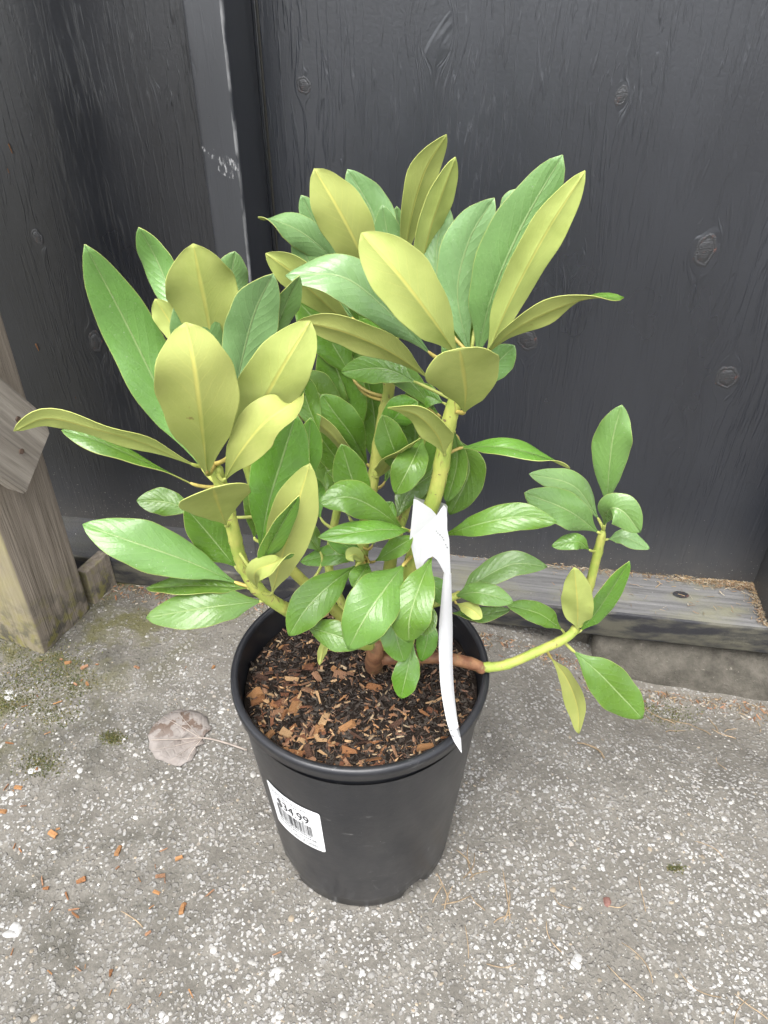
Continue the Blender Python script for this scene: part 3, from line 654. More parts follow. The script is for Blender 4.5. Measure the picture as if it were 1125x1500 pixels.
SKY_SHEEN = {(300,692): .3, (268,480): .4, (328,480): .6, (302,580): .6, (340,600): .8, (390,515): .4, (352,856): .35, (562,405): .8, (580,405): .7, (522,425): .8, (508,398): .7,
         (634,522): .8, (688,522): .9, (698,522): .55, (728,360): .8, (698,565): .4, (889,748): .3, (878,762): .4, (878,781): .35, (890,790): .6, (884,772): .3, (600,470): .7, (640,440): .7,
         (520,470): .6, (355,560): .6, (592,826): .1, (386,880): .15, (672,872): .3, (664,873): .2}      # how much pale sky sheen is painted into each leaf's colour
US = [-1, -.965, -.86, -.68, -.46, -.24, -.07, 0, .07, .24, .46, .68, .86, .965, 1]
def leaf(pts, W, roll=0, fold=None, curl=None, shape=None, blunt=0.72, wav=None, pet=None, lobe=0.0):
    fold = random.uniform(0.04, 0.24) if fold is None else fold; curl = random.uniform(-0.22, -0.05) if curl is None else curl
    shape = random.uniform(1.1, 1.4) if shape is None else shape; wav = random.uniform(0.08, 0.20) if wav is None else wav
    P = [at(*p) for p in pts]; n = 26
    C = crom(P, n); k = len(pts); rolls = roll if hasattr(roll, '__len__') else [roll] * k
    Wm = W * depth(C[n // 2]) / FPX
    L = sum((C[i + 1] - C[i]).length for i in range(n - 1))
    ph = random.random() * 6.28; V = []; top, UV = [], []; bott = []
    th = 0.00022; prevN = None
    for i in range(n):
        s = i / (n - 1); T = (C[min(i + 1, n - 1)] - C[max(i - 1, 0)]).normalized()
        Vw = (CAMP - C[n // 2]).normalized(); N0 = (Vw - T * Vw.dot(T)).normalized(); S0 = T.cross(N0)
        u_ = s * (k - 1); q = min(int(u_), k - 2); rl = R(rolls[q] + (rolls[q + 1] - rolls[q]) * (u_ - q))
        N = N0 * math.cos(rl) + S0 * math.sin(rl); S = T.cross(N)
        e = max(0.0, math.sin(math.pi * min(1, (0.012 + 0.988 * s)) ** shape)) ** blunt
        wd = Wm / 2 * max(e * (0.25 + 0.75 * min(1, s / 0.25)) if s < 0.25 else e, 0.018)
        for u in US:
            au = abs(u)
            h = wd * (fold * au + curl * au ** 3 + wav * (math.sin(ph + s * 6.5 + (2.2 if u > 0 else 0)) + 0.5 * math.sin(ph * 3 + s * 15 + u)) * au * au) - 0.00045 * math.exp(-(u / 0.09) ** 2)
            lat = u * wd * (1 - 0.25 * (fold + curl) ** 2) * (1 + 0.035 * math.sin(ph * 2 + s * 9 * (1 if u > 0 else 1.35)) + 0.018 * math.sin(ph + s * 27 + 2 * u))
            B = C[i] + S * lat + N * h + T * (lobe * wd * au ** 1.6 * s * s)
            top.append(PI_ @ (B + N * th)); bott.append(PI_ @ (B - N * th)); UV.append((u * 0.5 + 0.5, s))
    m = len(US); nv = n * m; V = top + bott; F, MI = [], []
    for i in range(n - 1):
        for j in range(m - 1):
            a = i * m + j; F.append((a, a + m, a + m + 1, a + 1)); MI.append(0)
            F.append((nv + a, nv + a + 1, nv + a + m + 1, nv + a + m)); MI.append(1)
        for j in (0, m - 1):
            a = i * m + j; F.append((a, a + m, nv + a + m, nv + a) if j else (a, nv + a, nv + a + m, a + m)); MI.append(2)
    for i in (0, n - 1):
        for j in range(m - 1): a = i * m + j; F.append((a, a + 1, nv + a + 1, nv + a) if i == 0 else (a, nv + a, nv + a + 1, a + 1)); MI.append(2)
    o = mesh_obj('leaf', V, F, None, plant, True, [M_UP, M_LO, M_EDGE], MI)
    uvl = o.data.uv_layers.new(name='UVMap'); UV = UV + UV
    vi = np.empty(len(o.data.loops), dtype=np.int32); o.data.loops.foreach_get('vertex_index', vi)
    uvl.data.foreach_set('uv', np.array(UV, dtype=np.float32)[vi].ravel())
    o['sky_sheen'] = SKY_SHEEN.get(pts[0][:2], 0.0)
    # petiole back to the nearest stem
    base = C[1]; T = (C[2] - C[0]).normalized()
    if pet is not None: att = at(*pet)
    else:
        att = min(ALLS, key=lambda q: (q - base).length + 0.6 * max(0, q.z - base.z + 0.004) + 0.35 * (q - (base - T * 0.02)).length)
    dist = (att - base).length
    if dist > 0.075 and pet is None: print('far petiole', pts[0], round(dist, 3))
    c1 = base - T * min(0.4 * dist, 0.03); pp = []
    for i in range(9):
        t = i / 8; pp.append(PI_ @ (att * (1 - t) ** 2 + c1 * 2 * t * (1 - t) + base * t * t))
    rr = min(0.0019, 0.0009 + Wm * 0.016)
    Vt, Ft = tube(pp, [rr * 1.25, rr * 1.1] + [rr] * 5 + [rr * .85, rr * 0.5], 7)
    mesh_obj('petiole', Vt, Ft, random.choice([M_PET, M_PET, M_PETB]), o, True)
    return o
LEAVES = [
 # left whorl
 ([(300,692,.41),(240,585,.425),(182,468,.43),(124,358,.42)], 92, -8, dict(fold=.12)),
 ([(268,480,.435),(250,430,.452),(228,378,.46),(203,333,.455)], 58, -22, dict(fold=.25)),
 ([(322,575,.424),(305,470,.412),(293,410,.407),(283,357,.405)], 106, 180, {}),
 ([(328,480,.442),(337,420,.447),(344,368,.447)], 58, 5, {}),
 ([(270,520,.425),(248,470,.43),(227,438,.43)], 46, 165, {}),
 ([(302,580,.408),(290,495,.412),(276,421,.41)], 88, 0, dict(fold=.2)),
 ([(340,600,.402),(356,520,.405),(374,455,.405),(400,401,.40)], 88, 12, dict(fold=.16)),
 ([(390,515,.412),(412,462,.412),(439,404,.405)], 44, 25, dict(fold=.2)),
 ([(304,697,.372),(295,620,.352),(285,540,.345),(272,472,.352)], 122, 180, dict(blunt=.62)),
 ([(338,668,.385),(372,612,.376),(412,540,.37),(455,470,.376)], 108, 192, dict(blunt=.62)),
 ([(328,706,.375),(350,666,.362),(385,622,.356),(420,597,.356),(447,578,.366)], 84, [160,160,158,140,50], {}),
 ([(290,684,.378),(215,650,.362),(140,628,.352),(70,612,.346),(20,631,.345)], 62, [122,122,122,125,130], {}),
 ([(288,712,.388),(205,672,.386),(140,644,.384),(90,630,.386)], 52, [100,62,52,40], {}),
 ([(332,772,.381),(323,748,.360),(316,727,.340),(312,714,.325)], 104, 180, dict(fold=-.15,blunt=.6,shape=2.0,curl=.05,wav=.03,lobe=.45)),
 ([(292,752,.42),(245,736,.43),(200,733,.43)], 46, 10, {}),
 ([(346,832,.405),(312,790,.405),(271,742,.40)], 64, 0, dict(fold=.15)),
 ([(352,856,.392),(275,822,.386),(195,794,.382),(121,768,.386)], 82, 8, dict(fold=.1)),
 ([(368,862,.390),(292,857,.386),(214,862,.386)], 56, 48, {}),
 ([(386,880,.386),(302,890,.372),(214,905,.37)], 66, 10, dict(blunt=.62)),
 ([(398,872,.376),(410,825,.362),(432,750,.352),(454,679,.354)], 78, 180, {}),
 ([(378,838,.362),(402,788,.349),(438,726,.344)], 42, 35, dict(fold=.3)),
 ([(376,862,.368),(374,838,.35),(400,826,.344),(431,811,.347)], 46, [180,165,130,40], {}),
 ([(380,812,.408),(393,740,.412),(414,670,.417),(434,606,.417)], 92, 4, dict(fold=.25)),
 ([(432,735,.43),(450,670,.432),(455,612,.432)], 48, 10, {}),
 ([(372,790,.42),(378,740,.424),(385,690,.424)], 50, 0, {}),
 # lower middle
 ([(525,826,.425),(482,858,.398),(448,893,.384),(423,931,.378)], 66, 0, dict(fold=.12)),
 ([(592,826,.425),(566,860,.398),(535,905,.378),(510,951,.372)], 92, 0, dict(fold=.10,curl=-.16)),
 ([(634,812,.428),(614,860,.40),(600,905,.384),(599,941,.382)], 74, 6, dict(fold=.12)),
 ([(445,916,.394),(482,928,.380),(533,946,.374)], 50, 10, {}),
 ([(573,880,.43),(580,930,.412),(592,970,.404)], 56, 0, {}),
 ([(610,888,.42),(622,905,.408),(620,932,.398)], 44, 0, dict(fold=.3)),
 ([(626,902,.43),(626,935,.42),(617,969,.416)], 38, 0, {}),
 ([(606,940,.423),(596,985,.408),(587,1023,.402)], 46, 0, {}),
 ([(479,928,.400),(473,952,.398),(468,974,.395)], 18, 150, {}),
 ([(593,776,.44),(550,745,.427),(510,728,.417),(468,737,.412)], 62, 10, {}),
 ([(603,777,.432),(550,776,.412),(466,787,.402)], 46, 32, {}),
 ([(540,824,.43),(529,842,.405),(516,860,.398)], 36, 0, {}),
 ([(533,820,.437),(508,800,.435),(478,788,.433)], 34, 10, {}),
 ([(548,823,.437),(576,805,.428),(605,787,.424)], 34, -10, {}),
 ([(530,818,.447),(490,812,.448),(440,823,.452)], 40, 25, {}),
 ([(534,824,.432),(520,812,.415),(507,818,.408)], 26, 170, {}),
 # middle whorl (back)
 ([(548,425,.505),(524,362,.492),(492,300,.486),(460,247,.487)], 88, 180, dict(blunt=.64)),
 ([(562,405,.54),(549,322,.552),(509,248,.552)], 72, 8, {}),
 ([(580,405,.55),(585,350,.556),(581,302,.556)], 34, 0, {}),
 ([(588,410,.525),(601,322,.516),(622,250,.511),(654,197,.507)], 58, 215, {}),
 ([(612,425,.515),(626,350,.503),(645,290,.497),(667,230,.492)], 60, 218, {}),
 ([(522,425,.53),(472,345,.537),(441,286,.537)], 50, -10, {}),
 ([(508,398,.522),(458,352,.512),(418,328,.506),(378,318,.502)], 58, [10,10,40,110], {}),
 ([(545,505,.495),(472,440,.483),(430,400,.477),(389,371,.477)], 62, [140,145,155,165], {}),
 ([(634,522,.472),(568,455,.457),(500,405,.452),(418,404,.452)], 84, [30,28,20,30], dict(fold=.12)),
 ([(672,524,.445),(632,465,.427),(582,400,.421),(529,341,.427)], 102, 180, dict(blunt=.62)),
 ([(634,558,.458),(572,515,.442),(502,485,.432),(436,470,.432)], 66, [140,138,138,150], {}),
 ([(520,560,.53),(478,490,.538),(436,440,.54)], 78, 10, {}),
 ([(524,660,.523),(505,575,.532),(474,492,.537)], 76, 0, {}),
 ([(552,690,.53),(547,600,.54),(528,515,.545)], 64, 0, {}),
 ([(540,684,.494),(516,640,.478),(490,605,.472),(471,578,.472)], 62, 0, dict(fold=.15)),
 ([(646,612,.48),(602,560,.486),(566,530,.49),(533,517,.49)], 54, 18, {}),
 ([(545,708,.488),(500,652,.472),(466,620,.467),(437,608,.467)], 42, 125, {}),
 ([(538,718,.50),(496,675,.506),(462,630,.507)], 48, 0, {}),
 ([(553,700,.478),(576,672,.458),(616,641,.452)], 52, [-150,-120,-70], {}),
 ([(620,640,.478),(602,680,.448),(579,724,.442)], 56, 0, {}),
 ([(562,710,.51),(590,640,.53),(612,580,.535)], 62, 0, {}),
 ([(500,735,.51),(480,690,.525),(458,645,.53)], 66, 0, {}),
 ([(512,640,.52),(470,580,.522),(430,548,.522)], 62, 15, {}),
 ([(522,560,.535),(510,500,.545),(505,440,.55)], 62, 0, {}),
 ([(560,520,.53),(552,470,.54),(540,430,.54)], 60, 0, {}),
 # right whorl
 ([(688,522,.475),(670,430,.482),(688,350,.482),(724,290,.477)], 84, -4, dict(fold=.15)),
 ([(698,522,.466),(722,430,.462),(765,330,.461),(824,227,.456)], 102, 0, dict(fold=.08,blunt=.64)),
 ([(728,360,.49),(750,310,.492),(766,276,.492)], 50, 0, {}),
 ([(708,534,.455),(745,445,.447),(800,340,.441),(857,250,.441)], 72, [200,202,205,212], {}),
 ([(704,526,.452),(745,488,.43),(800,458,.422),(860,437,.421),(914,436,.427)], 60, [-128,-128,-122,-95,-45], {}),
 ([(680,606,.446),(682,575,.424),(678,540,.405),(673,510,.392)], 110, 180, dict(blunt=.55,shape=1.7,fold=-.12,curl=.05,lobe=.3)),
 ([(652,668,.44),(640,636,.42),(610,607,.412),(568,597,.411)], 66, [165,150,118,95], dict(fold=.2)),
 ([(698,565,.477),(725,535,.482),(754,506,.482)], 54, 0, {}),
 ([(652,606,.478),(637,670,.477),(620,736,.472)], 52, 0, {}),
 ([(666,630,.463),(669,680,.462),(654,736,.457)], 42, 10, {}),
 ([(672,642,.48),(687,690,.482),(659,754,.476)], 62, 0, {}),
 ([(645,786,.445),(700,768,.422),(760,757,.417),(816,765,.412)], 50, -8, {}),
 ([(672,656,.46),(730,654,.442),(790,667,.437),(835,686,.437)], 50, [-45,-45,-62,-110], {}),
 ([(650,590,.478),(620,580,.485),(590,590,.49)], 44, 0, {}),
 ([(600,470,.50),(575,380,.52),(560,300,.525)], 60, 0, {}),
 ([(640,440,.49),(640,360,.505),(655,300,.51)], 52, -10, {}),
 ([(520,470,.50),(462,400,.51),(432,340,.512)], 52, 0, {}),
 ([(355,560,.415),(380,480,.425),(395,440,.425)], 58, 0, {}),
 ([(610,560,.47),(560,540,.48),(500,545,.49)], 52, 10, {}),
 ([(655,560,.48),(670,500,.49),(668,440,.49)], 56, 0, {}),
 ([(470,640,.46),(450,590,.465),(440,545,.465)], 46, 0, {}),
 ([(580,760,.455),(600,720,.47),(640,690,.475)], 44, 0, {}),
 ([(512,760,.455),(500,715,.475),(478,690,.48)], 48, 0, {}),
 ([(545,800,.44),(560,760,.45),(575,735,.455)], 46, 0, {}),
 ([(530,850,.43),(556,872,.42),(566,905,.415)], 50, 0, {}),
 ([(560,880,.435),(548,910,.422),(540,945,.416)], 48, 0, {}),
 ([(605,850,.44),(640,862,.44),(655,885,.44)], 40, -10, {}),
 ([(470,760,.47),(455,725,.478),(445,690,.48)], 52, 0, {}),
 ([(500,650,.52),(485,600,.53),(490,545,.535)], 60, 0, {}),
 ([(590,690,.49),(608,640,.50),(600,590,.505)], 50, 0, {}),
 ([(470,810,.45),(452,785,.455),(435,770,.455)], 40, 0, {}),
 ([(415,770,.43),(425,720,.435),(440,680,.435)], 56, 0, {}),
 ([(556,650,.488),(580,610,.476),(612,588,.47)], 54, 0, {}),
 ([(540,762,.452),(517,705,.456),(500,650,.46)], 60, 0, {}),
 ([(604,705,.466),(578,660,.457),(560,608,.455)], 54, 0, {}),
 ([(566,545,.50),(545,500,.50),(520,470,.505)], 58, 0, {}),
 # low right
 ([(672,872,.466),(705,848,.472),(752,826,.476),(802,830,.476)], 48, -15, {}),
 ([(664,873,.462),(702,868,.452),(752,882,.446)], 42, -12, {}),
 ([(660,898,.466),(700,901,.475),(748,893,.48)], 30, -35, {}),
 ([(824,923,.468),(790,899,.47),(742,886,.466)], 38, 12, {}),
 ([(660,880,.464),(642,868,.462),(620,868,.462)], 24, 0, {}),
 ([(668,884,.460),(690,893,.447),(706,906,.442)], 28, 160, {}),
 # right branch
 ([(889,748,.47),(892,690,.47),(898,640,.472),(911,593,.476)], 64, 0, dict(fold=.08)),
 ([(878,762,.474),(840,712,.48),(775,694,.48)], 46, 15, {}),
 ([(878,781,.467),(832,748,.457),(768,722,.452)], 62, 6, {}),
 ([(884,772,.464),(893,746,.447),(913,750,.441),(938,780,.436)], 58, [-20,-10,0,10], dict(fold=.25)),
 ([(890,790,.466),(915,787,.461),(952,804,.456)], 32, -30, {}),
 ([(864,806,.462),(845,793,.456),(808,800,.456)], 30, 15, {}),
 ([(846,922,.457),(846,885,.446),(841,831,.441)], 54, 180, dict(shape=1.1)),
 ([(850,925,.464),(880,888,.461),(922,822,.456)], 44, 35, dict(fold=.25)),
 ([(838,952,.454),(876,985,.441),(910,1020,.436),(941,1053,.431)], 70, 0, dict(fold=.06,blunt=.66)),
 ([(806,962,.457),(830,995,.456),(845,1035,.451),(848,1075,.446)], 40, [150,145,140,150], {}),
]
KEEP = {122, 106, 104, 110}
for pts, W, rl, kw in LEAVES: leaf(pts, W * (0.96 if W in KEEP else 0.86), rl, **kw)

# ================================================================== white tag on the stem
tagroot = empty('plant_tag', at(632, 775, .43)); TI = Matrix.Translation(-tagroot.location)
tag(tagroot, 'white plastic loop tag tied round the stem, long tail hanging into the pot', 'plant tag')
poly = [(606,731),(611,732),(622,739),(632,746),(640,755),(646,745),(650,740),(654,744),(655,760),(655,775),(658,790),(659,815),(660,840),(660,862),(657,852),(651,840),(645,828),(640,820),(634,815),(627,818),(622,823),(617,833),(612,842),(615,820),(617,802),(608,796),(600,791),(603,762)]
bmt = bmesh.new()
vs_ = [bmt.verts.new(TI @ at(x, y, .4215 + 0.0022 * ((x - 632) / 28) ** 2)) for x, y in poly]
f0 = bmt.faces.new(vs_); bmesh.ops.triangulate(bmt, faces=[f0])
gx = bmesh.ops.extrude_face_region(bmt, geom=bmt.faces[:])
for v in [g for g in gx['geom'] if isinstance(g, bmesh.types.BMVert)]: v.co += Vector((0, 0.0004, -0.0002))
bmesh.ops.recalc_face_normals(bmt, faces=bmt.faces[:]); bm_obj('tag_plate', bmt, M_TAG, tagroot)
def ribbon(name, rows, par):               # rows: (left px, right px, py, Y left, Y right)
    A_ = crom([at(a, y, ya) for a, b, y, ya, yb in rows], 40); B_ = crom([at(b, y, yb) for a, b, y, ya, yb in rows], 40)
    V, F = [], []
    for a, b in zip(A_, B_):
        m_ = (a + b) / 2; nn = Vector((0, 0.00035, 0)); V += [TI @ a, TI @ (m_ - nn * 3), TI @ b, TI @ (b + nn), TI @ (m_ - nn * 2), TI @ (a + nn)]
    for i in range(39):
        for k in range(6): F.append((i * 6 + k, i * 6 + (k + 1) % 6, i * 6 + 6 + (k + 1) % 6, i * 6 + 6 + k))
    return mesh_obj(name, V, F, M_TAG, par, True)
ribbon('tag_tail', [(650, 661, 840, .4232, .4240), (646, 662, 880, .420, .423), (643, 663, 920, .417, .421), (643, 663, 965, .409, .414), (646, 665, 1010, .399, .405), (654, 670, 1055, .379, .383), (663, 675, 1082, .3630, .3650), (675.5, 676.5, 1102, .3545, .3550)], tagroot)
loop = [at(655, 752, .4275), at(652, 748, .444), at(640, 744, .457), at(622, 742, .455), at(609, 738, .446), at(607, 735, .4285)]
LP = crom(loop, 24); V, F = [], []
for q in LP: V += [TI @ (q + Vector((0, 0, .006))), TI @ (q - Vector((0, 0, .006)))]
for i in range(23): F.append((2 * i, 2 * i + 1, 2 * i + 3, 2 * i + 2))
mesh_obj('tag_loop', V, F, M_TAG, tagroot, True)
V, F = [], []
for i, (x, y) in enumerate([(639,778),(641.5,781),(644.5,783.5),(647,786),(648.5,787.5),(650,791),(653,798),(655,802)]):
    yy = .4215 + 0.0022 * ((x - 632) / 28) ** 2 - 0.0009; s_ = random.uniform(0.6, 1.1); k = len(V)
    V += [TI @ at(x - s_, y - s_, yy), TI @ at(x + s_ * .6, y - s_ * .7, yy), TI @ at(x + s_, y + s_, yy), TI @ at(x - s_ * .5, y + s_ * .6, yy)]; F.append((k, k + 3, k + 2, k + 1))
mesh_obj('tag_print', V, F, M_INKG, tagroot)

# ================================================================== things on the ground
# grey dead leaf with its stalk
dl = empty('dead_leaf', atz(262, 1082)); tag(dl, 'round grey dead leaf with brown patches lying left of the black pot', 'leaf')
out = [(310,1068),(303,1052),(285,1042),(262,1040),(241,1048),(226,1062),(218,1080),(219,1097),(228,1112),(246,1122),(265,1124),(281,1117),(290,1103),(287,1096),(299,1090),(297,1084)]
out = [(x + random.uniform(-1.5, 1.5), y + random.uniform(-1.5, 1.5)) for i in range(len(out)) for x, y in (out[i], ((out[i][0] + out[(i + 1) % len(out)][0]) / 2, (out[i][1] + out[(i + 1) % len(out)][1]) / 2))]
ctr = atz(266, 1083); ringv = [atz(x, y) for x, y in out]; LI = -dl.location
nring = len(out); V = []; F = []
for j, s in enumerate((0.0, 0.35, 0.7, 1.0)):
    for q in ringv:
        p = ctr + (q - ctr) * s; z = ground_z(p.x, p.y) + 0.0012 + 0.0006 * s * s + 0.0009 * noise.noise(Vector((p.x * 60, p.y * 60, 1)))
        V.append(Vector((p.x, p.y, z)) + LI)
for j in range(3):
    for k in range(nring): F.append((j * nring + k, j * nring + (k + 1) % nring, (j + 1) * nring + (k + 1) % nring, (j + 1) * nring + k))
F.reverse(); blade = mesh_obj('blade', V, F, M_DEAD, dl, True)
sol = blade.modifiers.new('thick', 'SOLIDIFY'); sol.thickness = 0.0005
sp = crom([atz(x, y) + LI + Vector((0, 0, 0.0028)) for x, y in ((222, 1086), (262, 1085), (298, 1083), (330, 1090), (362, 1101))], 16)
V, F = tube(sp, [0.0006] * 8 + [0.0012] * 8, 6); mesh_obj('stalk', V, F, M_VEIN, dl, True)
for x, y in ((240, 1052), (262, 1046), (222, 1100), (250, 1116), (275, 1115)):
    vp = crom([atz(px_, py_) + LI + Vector((0, 0, 0.0026)) for px_, py_ in ((296, 1084), ((296 + x) / 2 - 4, (1084 + y) / 2 + (3 if y > 1084 else -3)), (x, y))], 8)
    V, F = tube(vp, [0.0005] * 4 + [0.0003] * 4, 5); mesh_obj('vein', V, F, M_VEIN, dl, True)
# loose bark chips on the concrete
ORD = ['first', 'second', 'third', 'fourth', 'fifth', 'sixth', 'seventh', 'eighth', 'ninth', 'tenth', 'eleventh', 'twelfth', 'thirteenth', 'fourteenth', 'fifteenth', 'sixteenth', 'seventeenth', 'eighteenth', 'nineteenth', 'twentieth', 'twenty-first', 'twenty-second']
BANDS = [(1010, 'beside the foot of the timber post'), (1110, 'level with the dead leaf'), (1235, 'level with the price sticker'), (1325, "level with the pot's foot"), (9999, 'below the pot, near the lower edge')]
def band(py): return next(t for y, t in BANDS if py < y)
cnt = {}
spots = [(90,967),(125,978),(110,1003),(120,998),(100,972),(142,975),(128,1003),(60,968),(200,978),(272,978),(313,978),(178,870),(188,874),(170,877),(8,1065),(15,1090),(36,1035),(85,1030),(55,1020),(10,1155),(28,1155),(35,1182),(85,1215),(78,1222),(80,1228),(22,1240),(30,1246),(62,1292),(68,1302),(128,1242),(173,1247),(240,1246),(262,1258),(172,1272),(228,1270),(236,1285),(242,1292),(205,1290),(230,1308),(120,1290),(98,1312),(110,1340),(108,1332),(75,1333),(222,1330),(267,1333),(308,1310),(270,1330),(115,1420),(125,1416),(73,1425),(162,1425),(162,1455),(190,1475),(235,1458),(218,1367),(280,1457),(406,1398),(18,1395),(55,1128),(5,1190),(20,1160),(12,985),(70,1075)]
for px, py in sorted(spots):
    bd = band(py); cnt[bd] = cnt.get(bd, -1) + 1
    P = atz(px, py); L = random.choice([0.005, 0.007, 0.009, 0.011]); me = random.choice(ORANGE)
    o = inst('bark_chip', me, None, (P.x, P.y, ground_z(P.x, P.y) + 0.0015), (random.gauss(0, .12), random.gauss(0, .12), random.random() * 6.28), (L, L, L))
    tag(o, 'orange bark chip %s, %s from the left' % (bd, ORD[cnt[bd]]), 'bark chip', 'loose bark chips on the concrete')
# dry needles and twigs
def straw(px, py, L, ang, bend=0.1, r=0.0006):
    c = atz(px, py); pts = []
    for i in range(7):
        s = (i / 6 - 0.5) * L; x = c.x + s * math.cos(ang) - bend * s * s / L * 4 * math.sin(ang) * 0.5; y = c.y + s * math.sin(ang) + bend * s * s / L * 4 * math.cos(ang) * 0.5
        pts.append(Vector((x, y, ground_z(x, y) + r * 1.5 + 0.0008 * math.sin(i * 1.3))))
    b = pts[0].copy(); V, F = tube([p - b for p in pts], [r, r, r, r, r * .9, r * .8, r * .5], 5); o = mesh_obj('dry_needle', V, F, M_TWIG, None, True); o.location = b; return o
near_pot = 'dry needle just right of the pot foot'; rgt = 'dry needle on the lower right concrete'; foo = 'dry needle along the foot of the concrete footing'
for q, (px, py, L, a) in enumerate(sorted(((650,1300,.03,1.9),(655,1315,.025,1.2),(668,1322,.03,.1),(698,1325,.02,2.2),(685,1262,.035,1.7),(692,1272,.03,1.2),(742,1310,.05,1.5),(745,1330,.03,1.1),(735,1345,.02,.4),(640,1310,.02,.9),(680,1255,.02,2.2),(700,1280,.02,.3)))):
    tag(straw(px, py, L, a + random.gauss(0, .1), random.uniform(-.3, .3), 0.0007), near_pot + ', ' + ORD[q] + ' from the left', 'needle', 'dry needles right of the pot foot')
for q, (px, py, L, a) in enumerate(sorted(((735,1418,.028,0),(820,1325,.02,2.4),(940,1310,.035,1.5),(940,1405,.04,2.1),(1020,1450,.04,2.5),(1040,1240,.03,2.5),(915,1440,.04,2.3),(1060,1100,.025,1.6),(905,1330,.02,.1),(685,1380,.03,1.6),(805,1375,.03,1.9),(1080,1480,.03,.8),(1100,1475,.03,2.4)))):
    tag(straw(px, py, L, a, random.uniform(-.4, .4), 0.0005), rgt + ', ' + ORD[q] + ' from the left', 'needle', 'dry needles at the lower right')
for q, (px, py, L, a) in enumerate(sorted(((968,1008,.035,2.3),(985,1015,.03,2.6),(1040,1030,.03,2.4),(1075,1040,.03,2.5),(955,1012,.03,2.0),(1010,1020,.03,2.8),(1062,1022,.025,1.7),(1085,1030,.02,.3),(850,1000,.03,0),(828,995,.02,.4),(940,1000,.03,2.2),(1000,1036,.03,.2)))):
    tag(straw(px, py, L, a, random.uniform(-.3, .3), 0.0007), foo + ', ' + ORD[q] + ' from the left', 'needle', 'dry needles along the footing')
tw = straw(870, 1090, 0.035, 2.5, .5, 0.0012); tw.name = 'twig'; tag(tw, 'short reddish twig on the concrete below the right branch of the shrub', 'twig')
tw = straw(195, 1345, 0.03, 2.6, .1, 0.0006); tw.name = 'twig'; tag(tw, 'thin pale twig on the concrete at left below the dead leaf', 'twig')
pr = pebble(0, 0, 0, 0.0065, 0.5, 8); P = atz(889, 1322); M_RED = simple('red_stone', (0.17, 0.085, 0.07), 0.8, 250, .4)
o = mesh_obj('red_pebble', pr[0], pr[1], M_RED, None, True); o.location = (P.x, P.y, ground_z(P.x, P.y)); tag(o, 'single small reddish pebble in the concrete at lower right', 'pebble')
o = inst('bark_fleck', CHIPS[3], None, (0, 0, 0))
bpy.data.objects.remove(o)
for px, py, L, lb in ((16, 217, .012, 'long orange bark fleck stuck to the black panel at the far left edge, uppermost'), (13, 250, .006, 'tiny orange bark fleck stuck to the black panel below the long one'), (55, 508, .012, 'orange bark fleck stuck to the black panel right of the timber post'), (111, 582, .004, 'pale speck of bark on the black panel above the long yellow leaf')):
    u, z = on_wall(px, py); Q = FO + FT * u + Vector((0, 0, z)) - FN * 0.001
    o = inst('bark_fleck', ORANGE[1], None, Q, (0, R(80), -FA), (L, L, L * 0.6)); tag(o, lb, 'bark fleck')
# moss (nobody could count it) and litter along the sill
def moss(name, spots_, n, label):
    polys, tones = [], []
    for i in range(n):
        px, py, sp_ = random.choice(spots_); P = atz(random.gauss(px, sp_ * 1.5), random.gauss(py, sp_ * 0.9))
        if P.y + 0.158 * P.x > 0.775: continue
        h = random.uniform(0.0006, 0.0028); w_ = random.uniform(0.0006, 0.0016); z = ground_z(P.x, P.y); a = random.random() * 6.28; c, s = math.cos(a) * w_, math.sin(a) * w_
        polys.append(([(P.x + c, P.y + s, z - .0004), (P.x - s, P.y + c, z - .0004), (P.x - c, P.y - s, z - .0004), (P.x + random.gauss(0, .001), P.y + random.gauss(0, .001), z + h)], [(0, 1, 3), (1, 2, 3), (2, 0, 3)]))
        g = random.uniform(0.5, 1.2); tones.append(random.choice([(0.09 * g, 0.10 * g, 0.02 * g), (0.13 * g, 0.11 * g, 0.025 * g), (0.06 * g, 0.075 * g, 0.02 * g)]))
    o = soup(name, polys, M_LITTER, None, tones); tag(o, label, 'moss', kind='stuff')
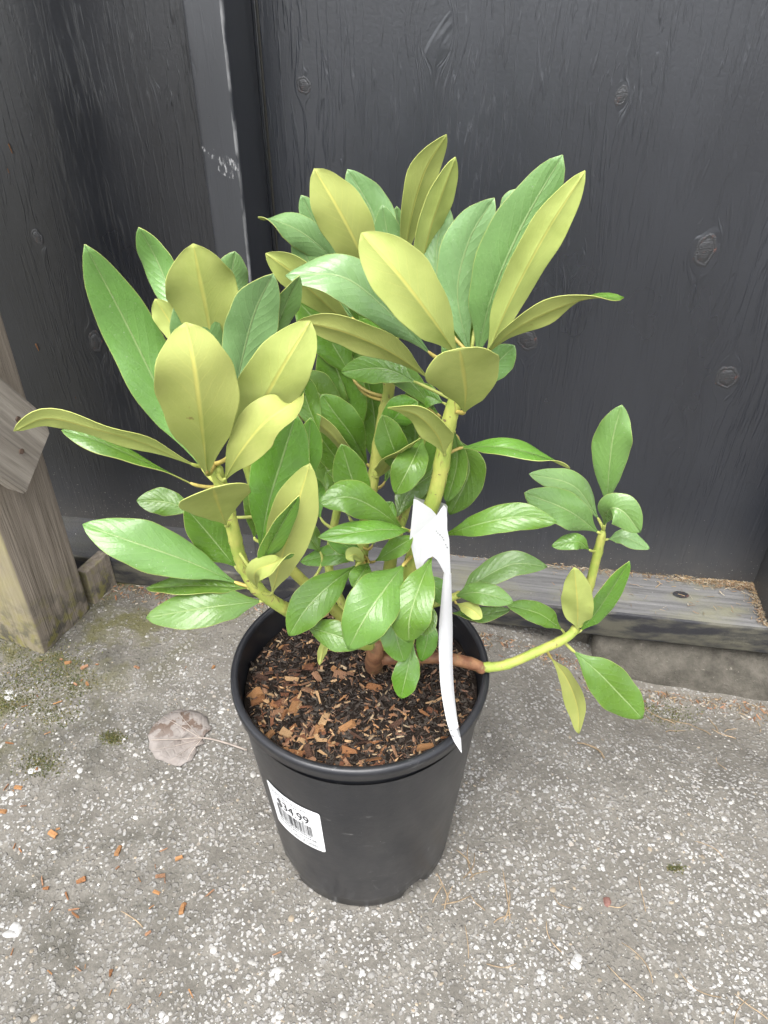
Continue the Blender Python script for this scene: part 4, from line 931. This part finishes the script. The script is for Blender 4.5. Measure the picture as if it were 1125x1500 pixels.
moss('moss', [(60,990,22),(25,1010,20),(90,970,16),(15,1030,12),(110,1000,14),(40,980,20),(80,1045,14),(165,1080,6),(60,1120,12),(20,930,14)], 5200, 'olive moss growing on the concrete around the foot of the timber post')
moss('moss', [(990,1271,4)], 160, 'tiny green moss tuft alone on the concrete at lower right')
moss('moss', [(935,994,9),(950,998,10),(985,1005,10),(1010,1010,12)], 900, 'dark green moss at the foot of the concrete footing')
polys, tones = [], []
for i in range(1500):
    t = random.random()
    if t < 0.55: u = pu - abs(random.gauss(0, 0.05)); y = -abs(random.gauss(0, 0.007))
    elif t < 0.85: y = -random.uniform(0, 0.085); u = pu - abs(random.gauss(0, 0.006))
    else: u = random.uniform(0.1, pu); y = -abs(random.gauss(0, 0.004))
    if random.random() < 0.25: u = random.uniform(0.25, pu)
    Q = FO + FT * u + FN * y; L = random.uniform(0.002, 0.010)
    polys.append(sliver((Q.x, Q.y, 0.0468 + random.random() * 0.004 * (t < .85)), L, random.uniform(.0004, .0012), random.random() * 6.28, random.gauss(0, .25)))
    g = random.uniform(0.4, 1.1); tones.append(random.choice([(0.36 * g, 0.25 * g, 0.13 * g), (0.26 * g, 0.15 * g, 0.08 * g), (0.42 * g, 0.36 * g, 0.26 * g)]))
o = soup('needle_litter', polys, M_LITTER, None, tones); tag(o, 'brown needle litter gathered on the sill against the black wall', 'litter', kind='stuff')
polys, tones = [], []
for i in range(1700):
    u = random.uniform(-0.5, 0.62); e = abs(random.gauss(0, 0.016)); yy = -0.093 - e - (0.036 if u > 0.3 else 0.012 if u > fx0 else 0)
    Q = FO + FT * u + FN * yy; L = random.uniform(0.002, 0.009)
    polys.append(sliver((Q.x, Q.y, ground_z(Q.x, Q.y) + 0.001), L, random.uniform(.0005, .0025), random.random() * 6.28, random.gauss(0, .15)))
    g = random.uniform(0.3, 1.0); tones.append(random.choice([(0.36 * g, 0.26 * g, 0.15 * g), (0.20 * g, 0.14 * g, 0.09 * g), (0.42 * g, 0.38 * g, 0.31 * g), (0.4 * g, 0.2 * g, 0.1 * g)]))
o = soup('wall_foot_litter', polys, M_LITTER, None, tones); tag(o, 'fine dry litter on the concrete along the foot of the wall', 'litter', kind='stuff')
